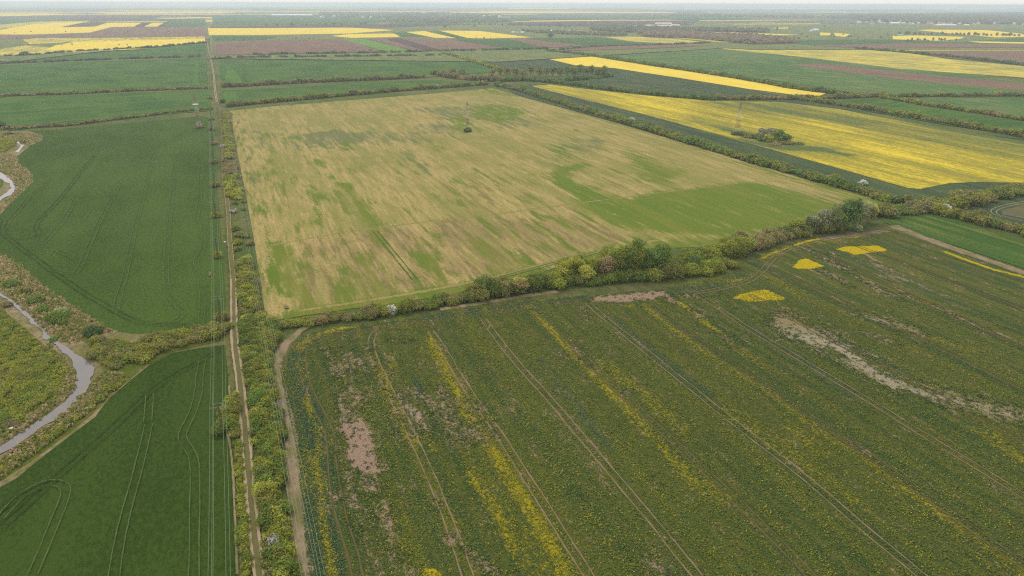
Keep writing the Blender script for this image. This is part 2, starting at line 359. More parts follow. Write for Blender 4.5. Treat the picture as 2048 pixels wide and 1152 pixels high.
# ------------------------------------------------------------------ traced fields, far ones first (photo points back-projected on the plain)
CROSS = rowangle((60, 262), (405, 231))
CR = CROSS
wfar = crop('wheat_green', lin(60, 92, 40), lin(80, 108, 50), rot=0); wx = crop('wheat_rows_across', lin(60, 94, 36), lin(84, 112, 46), rot=CR, sx=.008, sy=.12)
dkf = crop('dark_crop', lin(60, 78, 52), lin(76, 92, 58), lin(92, 100, 62)); brf = crop('ploughed_soil', lin(134, 106, 86), lin(120, 98, 82), None, fineamp=.08, sx=.03, sy=.004)
brd = crop('dark_ploughed_soil', lin(100, 80, 72), lin(84, 70, 64), fineamp=.15); yf = crop('rapeseed_bloom_far', YFAR, (.70, .53, .05), (.5, .48, .08), fineamp=.1)
yo = crop('rapeseed_bloom_thin', (.60, .48, .07), lin(168, 158, 84), lin(130, 138, 76)); lg = crop('bright_grass', lin(112, 146, 58), lin(96, 130, 54)); ol = crop('pasture', lin(120, 126, 72), lin(96, 116, 60), lin(140, 132, 90))
paleb = crop('pale_soil', lin(190, 165, 140), lin(170, 146, 124))
LAYER[0] = 1.4
FAR = [  # name, material, photo outline
 ('meadow', ol, [(0, 60), (420, 44), (420, 78), (0, 128)]), ('meadow', ol, [(420, 45), (1100, 45), (1300, 60), (1560, 90), (1000, 125), (420, 118)]),
 ('meadow', ol, [(1090, 46), (2100, 50), (2100, 100), (1500, 100), (1250, 84)]),
 ('rapeseed_field', yf, [(0, 27), (90, 27), (170, 28.5), (90, 31), (0, 33)]), ('rapeseed_field', yf, [(180, 26), (330, 24), (480, 25), (440, 27), (220, 28)]), ('rapeseed_field', yf, [(300, 36.5), (420, 34.5), (432, 36.5), (330, 38)]),
 ('ploughed_field', brd, [(0, 34), (170, 30), (330, 31), (300, 38), (180, 42), (0, 42)]), ('wheat_field', wfar, [(340, 38), (410, 37), (413, 54), (325, 55)]), ('wheat_field', wfar, [(0, 38), (110, 36), (170, 41), (0, 50)]),
 ('ploughed_field', brd, [(120, 55), (180, 44), (282, 45), (340, 44), (325, 56), (120, 56)]),
 ('rapeseed_field', yo, [(0, 50), (70, 44), (182, 42), (160, 47), (100, 56), (0, 58)]),
 ('rapeseed_field', yf, [(0, 61), (60, 50), (110, 46), (175, 44), (120, 55), (190, 54), (215, 46), (283, 46), (268, 54), (222, 55), (180, 66), (60, 70), (0, 70)]),
 ('rapeseed_field', yf, [(288, 54), (305, 46), (328, 46), (314, 54)]),
 ('ploughed_field', brf, [(0, 71), (60, 71), (180, 67), (225, 55), (412, 55), (414, 74), (200, 76), (0, 80)]),
 ('rapeseed_field', yo, [(45, 80), (75, 77), (200, 77), (410, 74), (411, 78), (150, 85), (60, 90)]), ('rapeseed_field', yo, [(0, 100), (50, 92), (100, 96), (300, 99), (100, 108), (0, 113)]),
 ('rapeseed_field', yf, [(89, 101), (112, 92), (150, 85), (410, 78), (411, 86), (300, 95), (185, 101)]),
 ('wheat_field', wfar, [(425, 32), (700, 32), (780, 40), (740, 50), (425, 52)]), ('wheat_field', wfar, [(780, 42), (1050, 34), (1060, 44), (1000, 46), (780, 50)]),
 ('ploughed_field', brd, [(420, 54), (620, 51), (870, 48), (980, 49), (780, 56), (420, 58)]), ('rapeseed_field', yf, [(770, 57), (960, 52), (1010, 50.5), (880, 54)]),
 ('rapeseed_field', yf, [(416, 57), (512, 57), (700, 56), (790, 61), (700, 68), (520, 71), (418, 71)]), ('wheat_field', wfar, [(424, 73), (560, 74), (520, 82), (428, 84)]),
 ('rapeseed_field', yf, [(662, 73), (700, 69), (790, 68), (800, 75), (700, 77)]), ('wheat_field', wfar, [(785, 67), (815, 65), (862, 75), (805, 75)]),
 ('rapeseed_field', yf, [(812, 65), (850, 63), (912, 77), (872, 77), (840, 71)]), ('wheat_field', wfar, [(853, 64), (880, 63), (945, 78), (915, 78)]),
 ('rapeseed_field', yf, [(878, 62), (960, 63), (1064, 76), (970, 78), (935, 77), (900, 68)]),
 ('rapeseed_field', yf, [(1132, 62), (1162, 62), (1215, 66), (1246, 71), (1218, 71), (1170, 68)]), ('ploughed_field', brd, [(1010, 47), (1160, 43), (1400, 41), (1380, 51), (1190, 54), (1020, 51)]),
 ('rapeseed_field', yf, [(1025, 43.5), (1180, 40.5), (1265, 39.8), (1190, 42.5), (1030, 44.3)]), ('rapeseed_field', yf, [(860, 25), (1000, 23), (1330, 24), (1360, 26.5), (1000, 27)]), ('wheat_field', wfar, [(1020, 34), (1500, 33), (1500, 39), (1100, 40)]),
 ('rapeseed_field', yf, [(1020, 16), (1140, 16), (1142, 18), (1022, 18)]), ('rapeseed_field', yf, [(1280, 17.5), (1900, 16), (1900, 17.5), (1300, 19)]),
 ('rapeseed_field', yf, [(1870, 17), (2100, 18), (2100, 19.8), (1880, 19)]),
 ('rapeseed_field', yf, [(1350, 66), (1440, 65), (1560, 69), (1600, 71), (1500, 73), (1420, 70)]), ('rapeseed_field', yf, [(1410, 56), (1500, 55), (1540, 58), (1480, 58.5)]), ('rapeseed_field', yo, [(1460, 48), (1640, 47), (1640, 49.5), (1470, 50)]),
 ('rapeseed_field', yo, [(1545, 57), (1576, 54), (1577, 59), (1550, 59)]), ('pasture_field', ol, [(1578, 52), (1740, 50), (1830, 48), (1960, 50), (2048, 60), (1830, 59), (1580, 56)]),
 ('rapeseed_field', yf, [(1640, 66), (1660, 67), (1662, 72), (1640, 72)]), ('rapeseed_field', yf, [(1668, 67), (1701, 69), (1690, 75), (1669, 73)]),
 ('rapeseed_field', yf, [(1832, 61), (1860, 60), (1970, 61), (2040, 68), (2060, 75), (1990, 76), (1900, 68)]), ('rapeseed_field', yf, [(1785, 73), (1830, 72), (1930, 75), (1920, 79), (1880, 83), (1785, 80)]),
 ('wheat_field', wfar, [(1570, 81), (1790, 80), (1900, 86), (2060, 76), (2060, 92), (1840, 90), (1600, 90)]), ('ploughed_field', brf, [(1620, 92), (1800, 88), (2060, 90), (2060, 96), (1720, 98)]),
 ('rapeseed_field', yf, [(1935, 84), (1980, 84.5), (2060, 86), (2060, 89), (1960, 87)]), ('wheat_field', wfar, [(1050, 78), (1200, 76), (1260, 85), (1320, 90), (1180, 95), (1090, 86)]),
 ('rapeseed_field', yo, [(1210, 76), (1260, 74), (1360, 80), (1410, 86), (1340, 89), (1260, 84)]), ('rapeseed_field', yo, [(1290, 72), (1400, 76), (1500, 86), (1440, 86), (1360, 79)]),
 ('ploughed_field', brf, [(425, 89), (500, 82), (680, 79), (700, 84), (762, 104), (730, 106), (520, 111), (430, 112)]), ('grass_strip', lg, [(682, 79), (732, 79), (822, 103), (766, 104)]),
 ('ploughed_field', brf, [(734, 79), (800, 77), (900, 80), (1012, 98), (860, 103), (826, 103)]), ('dark_ploughed_strip', brd, [(768, 79), (800, 78), (884, 102), (850, 103)]),
 ('wheat_field', wfar, [(905, 80), (1020, 80), (1086, 98), (1016, 98)]), ('ploughed_field', brf, [(1010, 78), (1050, 79), (1170, 93), (1110, 97), (1090, 97)]),
 ('ploughed_field', brf, [(1120, 98), (1200, 94), (1390, 91), (1420, 93), (1260, 100), (1130, 103)]),
]
for nm, mt, pl in FAR: field(nm, pl, mt)
LAYER[0] = .35
G1 = crop('wheat_field_right', lin(66, 104, 50), lin(92, 118, 62), lin(124, 128, 78), big=.006)
MID = [
 ('wheat_field', wx, [(-300, 136), (0, 113), (100, 112), (270, 100), (410, 86), (412, 112), (200, 119), (0, 128), (-300, 140)]),
 ('wheat_field', wx, [(-300, 218), (-300, 144), (0, 131), (150, 124), (412, 117), (416, 176), (300, 182), (100, 188), (0, 195)]),
 ('wheat_field', wx, [(-300, 222), (0, 197), (160, 190), (420, 181), (423, 222), (300, 231), (160, 244), (20, 262), (-300, 300)]),
 ('wheat_field', wx, [(436, 122), (600, 118), (885, 112), (1000, 140), (960, 148), (880, 152), (830, 158), (600, 165), (446, 172)]),
 ('wheat_field', wx, [(446, 182), (600, 174), (860, 160), (965, 166), (900, 172), (700, 186), (500, 206), (454, 211)]),
 ('dark_crop_field', dkf, [(925, 110), (1050, 106), (1150, 130), (1230, 138), (1400, 160), (1560, 191), (1500, 195), (1420, 196), (1250, 184), (1120, 165), (1160, 150), (1020, 138)]),
 ('wheat_field', G1, [(1130, 104), (1260, 98), (1400, 92), (1536, 108), (1700, 124), (1900, 144), (2300, 200), (2300, 230), (2048, 194), (1880, 194), (1730, 190), (1620, 172), (1500, 155), (1280, 126)]),
 ('ploughed_strip', brf, [(1580, 129), (1640, 127), (1800, 145), (2048, 168), (2300, 196), (2300, 212), (2048, 182), (1800, 159), (1650, 139)]),
 ('rapeseed_field', yo, [(1390, 92), (1450, 88), (1530, 88), (1700, 97), (1800, 104), (1900, 119), (2048, 133), (2300, 160), (2300, 190), (2048, 156), (1800, 138), (1600, 114), (1500, 104)]),
 ('ploughed_field', brf, [(1810, 103), (2300, 101), (2300, 160), (2048, 130), (1900, 117)]), ('rapeseed_strip', yf, [(1720, 98), (2300, 94), (2300, 101), (1790, 101.5)]),
 ('rapeseed_strip', yf, [(1050, 107), (1120, 105), (1190, 113), (1300, 129), (1450, 153), (1560, 170), (1652, 187), (1640, 192), (1600, 192), (1500, 179), (1350, 155), (1230, 137), (1150, 131)]),
 ('wheat_field', wx, [(1640, 201), (1780, 199), (1840, 212), (1960, 232), (2300, 285), (2300, 345), (2048, 272), (1900, 252), (1740, 224)]),
 ('wheat_field', G1, [(1790, 198), (2300, 196), (2300, 275), (2048, 238), (1930, 218)]),
 ('crop_margin', dkf, [(1008, 171), (1060, 171), (1100, 168), (1250, 186), (1420, 201), (1640, 201), (1760, 235), (1900, 262), (2048, 280), (2300, 330), (2300, 360), (1700, 360), (1830, 388), (2048, 370), (2300, 345), (2300, 380), (2048, 382), (1870, 410), (1800, 408), (1500, 322), (1250, 250), (1030, 190)]),
]
for nm, mt, pl in MID: field(nm, pl, mt)
LAYER[0] = .62
lgs = crop('pale_wheat', lin(88, 122, 46), lin(74, 110, 46), None)
field('wheat_strip', [(392, 121), (398, 121), (397, 172), (384, 173), (388, 145)], lgs); field('wheat_strip', [(452, 132), (462, 132), (488, 168), (450, 170)], lgs); field('wheat_strip', [(444, 190), (470, 188), (482, 200), (452, 206)], lgs)
field('rapeseed_field', [(1062, 173), (1100, 170), (1180, 180), (1300, 193), (1430, 203), (1560, 205), (1680, 220), (1800, 243), (1920, 264), (2048, 284), (2400, 350), (2400, 400), (2048, 368), (1960, 366), (1900, 368), (1840, 380), (1815, 378), (1700, 345), (1500, 289), (1300, 233), (1150, 196)],
      m_bloom('rapeseed_bloom', (.58, .45, .03), .8), spacing=6, masks={'thin': [
          ('p', [(1400, 205), (1560, 206), (1700, 228), (1850, 250), (2048, 282), (2300, 330), (2300, 350), (2048, 320), (1850, 285), (1650, 245), (1500, 225)], 14, .19),
          ('p', [(1740, 225), (1830, 246), (2048, 284), (2048, 290), (1830, 252)], 3, -.2),
          ('l', [(1430, 206), (1560, 208), (1700, 230)], 16, .2), ('l', [(1560, 216), (1700, 246), (1900, 278), (2100, 315)], 14, .19), ('l', [(1470, 280), (1560, 298), (1640, 300)], 12, .5), ('l', [(1450, 262), (1560, 290), (1640, 302), (1700, 312)], 6, .4),
          ('p', [(1330, 240), (1420, 230), (1640, 300), (1820, 370), (1700, 345), (1500, 289)], 20, .10)]})
LAYER[0] = .04
# ------------------------------------------------------------------ near fields left of the track
wn = crop('wheat_near', lin(50, 71, 20), lin(62, 83, 28), None, sx=.06, sy=.02, big=.012, fine=1.1, fineamp=.9, streak=.5, bump=.22)
wn2 = crop('wheat_upper', lin(60, 83, 26), lin(74, 97, 36), None, sx=.06, sy=.02, big=.012, fine=1.1, fineamp=.9, streak=.5, bump=.22)
field('wheat_field', [(58, 263), (160, 255), (300, 242), (405, 232), (424, 236), (432, 300), (437, 400), (444, 500), (449, 560), (452, 600), (449, 628), (430, 648), (380, 657), (340, 661), (300, 666), (262, 668), (235, 664), (205, 650), (150, 616), (90, 575), (40, 530), (0, 508), (-60, 480), (-60, 470), (0, 430), (20, 408), (50, 380), (66, 362), (66, 350), (55, 338), (36, 325), (36, 312), (52, 298), (85, 280), (84, 270)], wn2)
field('wheat_field', [(450, 690), (460, 800), (465, 900), (470, 1000), (474, 1152), (478, 1500), (-700, 1500), (-700, 1300), (-60, 1000), (0, 975), (35, 956), (70, 926), (145, 868), (190, 835), (220, 795), (262, 760), (295, 733), (345, 706), (400, 696)], wn)
# stream valley
SCR, REED, WAT = m_scrub(), m_reed(), m_water()
field('river_bank', [(0, 262), (58, 263), (84, 270), (85, 280), (52, 298), (36, 312), (36, 325), (55, 338), (66, 350), (66, 362), (50, 380), (20, 408), (0, 430), (-60, 470), (-400, 560), (-400, 262)], REED)
field('river_bank', [(0, 508), (40, 530), (90, 575), (150, 616), (205, 650), (235, 664), (262, 668), (330, 668), (330, 700), (295, 733), (262, 760), (220, 795), (190, 835), (145, 868), (70, 926), (35, 956), (0, 975), (-60, 1000), (-500, 1250), (-500, 508)], REED)
field('grass_slope', [(105, 640), (160, 652), (215, 676), (260, 690), (330, 676), (420, 665), (450, 680), (345, 704), (295, 731), (262, 758), (220, 793), (185, 830), (140, 866), (60, 925), (0, 965), (-60, 990), (-60, 960), (30, 905), (110, 850), (160, 810), (190, 780), (205, 740), (190, 700), (150, 672)], SCR)
field('meadow', [(0, 612), (20, 632), (60, 665), (88, 690), (118, 712), (140, 740), (146, 762), (130, 795), (92, 808), (40, 850), (0, 880), (-200, 1000), (-500, 1000), (-500, 500), (-60, 560)], SCR)
field('meadow', [(0, 272), (30, 278), (34, 290), (10, 305), (0, 308), (-300, 380), (-300, 285)], SCR)
field('meadow', [(0, 350), (8, 360), (6, 372), (0, 378), (-60, 400), (-60, 350)], SCR)
field('stream', rough([(32, 284), (40, 285), (50, 290), (44, 297), (37, 306), (32, 304), (42, 292), (38, 288)], .5), WAT, z=.3, world=True)
field('stream', rough([(-70, 318), (-10, 338), (4, 346), (14, 356), (26, 364), (33, 372), (30, 382), (22, 390), (8, 397), (-2, 405), (-60, 440), (-70, 436), (0, 396), (12, 386), (20, 378), (18, 370), (6, 362), (-4, 352), (-70, 330)], .7), WAT, z=.3, world=True)
field('stream', rough([(-60, 560), (0, 583), (10, 592), (24, 600), (42, 614), (60, 632), (78, 650), (92, 664), (98, 676), (112, 684), (128, 694), (148, 708), (170, 720), (185, 730), (189, 745), (186, 764), (172, 783), (152, 806), (125, 832), (98, 848), (70, 868), (35, 893), (0, 912), (-80, 955), (-300, 1060), (-300, 1035), (-80, 935), (0, 899), (12, 886), (32, 874), (50, 862), (80, 842), (100, 828), (128, 806), (143, 784), (150, 762), (149, 742), (140, 724), (126, 706), (114, 694), (100, 684), (88, 676), (86, 666), (70, 652), (48, 632), (34, 616), (16, 600), (0, 592), (-60, 572)], .55), WAT, z=.3, world=True)
# ------------------------------------------------------------------ dying crop in the centre
S_G = [('p', [(1098, 345), (1125, 333), (1165, 325), (1185, 332), (1150, 345), (1160, 365), (1200, 385), (1260, 397), (1300, 382), (1360, 378), (1490, 363), (1530, 368), (1640, 398), (1700, 420), (1760, 408), (1600, 447), (1480, 476), (1330, 468), (1220, 450), (1145, 405), (1140, 385), (1100, 370)], 7, .74),
       ('p', [(1240, 298), (1270, 302), (1330, 330), (1375, 345), (1330, 375), (1280, 360), (1262, 330)], 11, .70), ('p', [(930, 218), (960, 210), (1015, 208), (1062, 224), (1040, 242), (990, 246), (945, 240)], 12, .62),
       ('p', [(600, 368), (628, 370), (675, 408), (650, 402), (622, 398)], 5, .66), ('p', [(676, 365), (704, 367), (735, 405), (742, 425), (772, 450), (740, 462), (712, 425), (700, 400)], 5, .78),
       ('l', [(735, 440), (775, 490), (830, 560)], 5, .56), ('l', [(605, 370), (640, 430), (680, 500)], 9, .45), ('l', [(520, 400), (535, 470), (545, 540)], 8, .42), ('p', [(510, 478), (575, 482), (600, 505), (580, 540), (600, 590), (570, 600), (545, 640), (532, 600), (516, 540)], 6, .60),
       ('p', [(800, 500), (860, 500), (930, 565), (880, 575), (820, 545)], 8, .5), ('p', [(900, 235), (935, 232), (960, 262), (930, 268), (900, 262)], 8, .58), ('l', [(1000, 330), (1060, 350)], 6, .5), ('p', [(1090, 300), (1130, 280), (1160, 300), (1120, 325)], 8, .5), ('p', [(640, 500), (700, 510), (760, 590), (700, 600)], 8, .48), ('p', [(960, 470), (1010, 480), (1060, 530), (1020, 535)], 7, .52), ('l', [(530, 300), (560, 400)], 10, .42), ('l', [(640, 345), (665, 358)], 6, .6), ('l', [(810, 315), (830, 325)], 6, .55), ('l', [(800, 345), (818, 350)], 5, .6), ('l', [(800, 415), (820, 425)], 4, .6), ('l', [(960, 440), (990, 465)], 6, .6), ('l', [(655, 348), (672, 357)], 4, .6),
       ('l', [(540, 638), (640, 624), (800, 598), (950, 572), (1080, 543)], 9, .98), ('l', [(1190, 512), (1300, 495), (1480, 483), (1600, 447), (1720, 420), (1790, 410)], 14, .9), ('l', [(1000, 178), (1250, 250), (1500, 324), (1700, 385), (1790, 412)], 10, .60),
       ('l', [(1500, 325), (1700, 385), (1790, 412)], 16, .7), ('l', [(470, 224), (700, 198), (980, 180)], 10, .50), ('p', [(940, 178), (1000, 178), (1060, 196), (1000, 192)], 14, .60), ('l', [(470, 225), (490, 330), (510, 450)], 3, .48), ('p', [(1040, 470), (1100, 480), (1130, 505), (1080, 512)], 8, .5)]
_r = random.Random(3)
for _i in range(46):
    _x = _r.uniform(545, 1290); _y = _r.uniform(445, 560) - (_x - 545) * .03; _l = _r.uniform(25, 75); _k = (_x - 410) / (_y - 10)
    S_G.append(('l', [(_x, _y), (_x + _k * _l, _y + _l)], _r.uniform(1.5, 4), _r.uniform(.6, .85)))
for _i in range(60):
    _x = _r.uniform(500, 1250); _y = _r.uniform(250, 440); _l = _r.uniform(6, 22) * _y / 350; _k = (_x - 410) / (_y - 10)
    S_G.append(('l', [(_x, _y), (_x + _k * _l, _y + _l)], _r.uniform(3, 7), _r.uniform(.42, .70)))
S_B = [('p', [(540, 480), (700, 462), (880, 440), (1090, 415), (1150, 412), (1250, 462), (1310, 490), (1200, 512), (1090, 535), (960, 565), (800, 592), (640, 612), (590, 590), (600, 520)], 14, .62), ('p', [(880, 370), (1000, 360), (1100, 405), (900, 440)], 20, .35), ('l', [(1180, 345), (1255, 385)], 16, .3)]
S_Y = [('p', [(590, 268), (680, 260), (745, 266), (730, 288), (640, 294), (600, 287)], 8, .75), ('p', [(800, 218), (900, 212), (1000, 225), (940, 240), (860, 232)], 12, .5), ('p', [(800, 300), (830, 312), (880, 355), (860, 358), (820, 330)], 7, .6), ('p', [(1080, 290), (1160, 270), (1230, 280), (1180, 310), (1100, 330)], 16, .5), ('p', [(1180, 400), (1600, 372), (1700, 410), (1500, 440), (1300, 430)], 16, .45), ('p', [(830, 250), (900, 240), (950, 262), (860, 275)], 12, .5), ('p', [(540, 285), (600, 262), (760, 262), (880, 262), (870, 285), (760, 290), (680, 300), (580, 305)], 14, .48), ('p', [(840, 222), (940, 208), (1060, 225), (1020, 250), (900, 250)], 12, .45), ('l', [(480, 230), (500, 330), (520, 440)], 10, .45), ('p', [(480, 262), (560, 255), (560, 300), (500, 300)], 14, .42), ('p', [(960, 225), (1050, 225), (1100, 250), (1000, 262)], 14, .5)]
field('dying_crop_field', [(460, 222), (560, 212), (760, 196), (985, 177), (1032, 190), (1140, 220), (1260, 254), (1400, 296), (1520, 332), (1660, 372), (1800, 411), (1770, 418), (1700, 425), (1600, 452), (1490, 484), (1400, 494), (1300, 498), (1210, 512), (1130, 530), (1060, 552), (985, 572), (900, 590), (800, 606), (700, 618), (620, 630), (545, 642), (530, 620), (520, 560), (508, 480), (490, 380), (474, 300)],
      m_straw(), spacing=3.0, masks={'green': S_G, 'brown': S_B, 'grey': S_Y})
pathm = m_rut('dry_grass_track', lin(160, 148, 92), lin(134, 130, 72), .95, 1.7)
ribbon('field_path', [(540, 492), (700, 462), (880, 441), (1000, 428), (1100, 414), (1240, 396), (1390, 377), (1530, 361), (1580, 368)], 3.0, pathm, step=3)
ribbon('field_path', [(600, 622), (760, 598), (900, 574), (1010, 550), (1100, 526), (1200, 502), (1320, 480)], 5.0, pathm, step=2.5)
ribbon('field_path', [(1000, 182), (1250, 255), (1500, 331), (1640, 378)], 2.5, pathm, step=3)
dg = m_rut('wheel_track_green', lin(62, 84, 36), lin(84, 104, 44), .8, 1.2)
ribbon('wheel_tracks', [(617, 372), (640, 420), (668, 490)], .8, pathm, (-1, 1)); ribbon('wheel_tracks', [(750, 462), (830, 560)], .7, dg, (-1, 1)); ribbon('wheel_tracks', [(1000, 556), (1120, 524), (1200, 504)], .7, dg, (-1, 1))
ribbon('wheel_tracks', [(595, 530), (640, 505), (700, 484), (735, 478)], .6, pathm, (-1, 1)); ribbon('wheel_tracks', [(520, 570), (600, 552), (680, 530)], .6, pathm, (-1, 1))
# ------------------------------------------------------------------ right hand small fields
gcr = crop('young_cereal', lin(60, 92, 34), lin(78, 104, 42), lin(104, 114, 52), sx=.3, sy=.01)
field('cereal_field', [(1768, 446), (1800, 434), (1852, 428), (1900, 438), (1980, 465), (2048, 488), (2400, 610), (2400, 680), (2048, 538), (1940, 502), (1840, 470)], gcr)
field('cereal_field', [(1926, 418), (1960, 408), (2048, 395), (2300, 360), (2300, 530), (2048, 456), (1960, 432)], dkf)
brt = m_rut('soil_track', lin(164, 142, 116), lin(140, 126, 94), .8, 1.4)
ribbon('soil_track', [(2120, 398), (2048, 404), (1995, 416), (1984, 424), (1996, 432), (2048, 442), (2120, 460)], .8, brt, (-1.2, 1.2), step=2); field('ploughed_field', [(2004, 421), (2060, 408), (2300, 380), (2300, 500), (2060, 440), (2004, 429)], crop('brown_soil', lin(112, 104, 78), lin(100, 100, 66), None))
ribbon('soil_track', [(1930, 424), (1990, 442), (2060, 462)], 1, brt, step=2); ribbon('soil_track', [(1850, 378), (1920, 380), (2000, 375), (2048, 372)], 3, brt, step=3)
ribbon('soil_track', [(1830, 380), (1880, 385), (1960, 378)], 1.2, brt, step=3)
# ------------------------------------------------------------------ rapeseed field in front
R_Y = [('l', [(596, 700), (602, 690), (625, 676), (660, 664), (700, 655)], 4, 1.0), ('l', [(600, 720), (606, 745), (608, 760)], 3, .7), ('l', [(611, 795), (628, 840), (641, 870), (632, 935), (640, 980), (648, 1040), (660, 1110), (668, 1200)], 1.9, 1.35), ('l', [(604, 905), (606, 950), (610, 985)], 3.0, .8), ('l', [(660, 880), (652, 960), (655, 1010)], 1.6, .6),
       ('l', [(860, 680), (893, 740), (925, 810), (962, 866), (1000, 922), (1040, 990), (1078, 1056), (1100, 1092), (1130, 1160)], 3.2, 1.15), ('l', [(905, 775), (962, 866), (1000, 922)], 2, 1.3), ('l', [(935, 948), (975, 1001), (1004, 1046), (1024, 1100)], 3, 1.0), ('l', [(840, 860), (870, 900)], 3, .8), ('l', [(780, 708), (792, 742)], 3, .8), ('l', [(700, 720), (770, 760), (790, 830), (820, 880)], 9, .45), ('p', [(860, 760), (960, 900), (1080, 1060), (1150, 1160), (1000, 1160), (930, 1000), (850, 860)], 9, .25),
       ('l', [(1060, 610), (1124, 686), (1161, 726), (1196, 763), (1240, 806), (1300, 870), (1400, 980)], 3.5, .85), ('l', [(1290, 612), (1361, 671), (1449, 731), (1530, 780), (1640, 866), (1700, 905), (1775, 956), (1850, 1010), (1900, 1045), (2048, 1150)], 4.2, .85), ('l', [(1355, 604), (1390, 630), (1449, 674)], 1.5, 1.6), ('l', [(1480, 700), (1530, 735)], 3, .7),
       ('l', [(1584, 860), (1640, 908)], 3.5, .8), ('l', [(1660, 712), (1720, 745)], 3, .5), ('l', [(1200, 730), (1290, 790), (1380, 860)], 7, .5), ('l', [(1460, 830), (1560, 900), (1700, 1000)], 7, .45), ('l', [(1870, 680), (1940, 700)], 5, .6), ('l', [(1980, 870), (2048, 925)], 6, .6), ('l', [(1370, 940), (1440, 1000)], 6, .5), ('l', [(1560, 880), (1640, 935)], 5, .4), ('l', [(1100, 597), (1150, 590), (1170, 588)], 3, .8), ('l', [(700, 662), (860, 640), (1000, 618), (1100, 600)], 7, .35), ('l', [(1500, 520), (1600, 490), (1720, 470)], 7, .55), ('l', [(1290, 575), (1400, 565), (1460, 560)], 6, .4), ('l', [(1550, 560), (1600, 600)], 5, .5)]
R_Y = [(k_, p_, s_ * (.62 if k_ == 'l' else 1), v_ * 1.12) for k_, p_, s_, v_ in R_Y]
R_SAT = [('p', [(1465, 597), (1482, 589), (1530, 579), (1577, 600), (1540, 602), (1500, 605)], .6, 1), ('p', [(1583, 538), (1600, 521), (1612, 517), (1648, 533), (1620, 539)], .6, 1), ('p', [(1670, 500), (1690, 495), (1753, 492), (1777, 503), (1740, 506), (1708, 511), (1696, 505)], .6, 1), ('l', [(1590, 492), (1620, 482), (1665, 477), (1718, 474)], 2.0, 1), ('l', [(1520, 520), (1550, 505), (1575, 497)], 1.3, .9), ('l', [(1888, 504), (1940, 524), (1985, 540), (2048, 555), (2200, 610)], 2.2, 1), ('p', [(838, 1149), (850, 1143), (876, 1140), (886, 1160), (842, 1165)], .4, 1), ('l', [(1457, 565), (1492, 557)], 1.3, 1), ('l', [(1306, 610), (1326, 609)], 1.0, .9), ('l', [(1250, 615), (1268, 612)], 1.0, .9), ('p', [(812, 730), (822, 730), (822, 737), (812, 737)], .6, .7)]
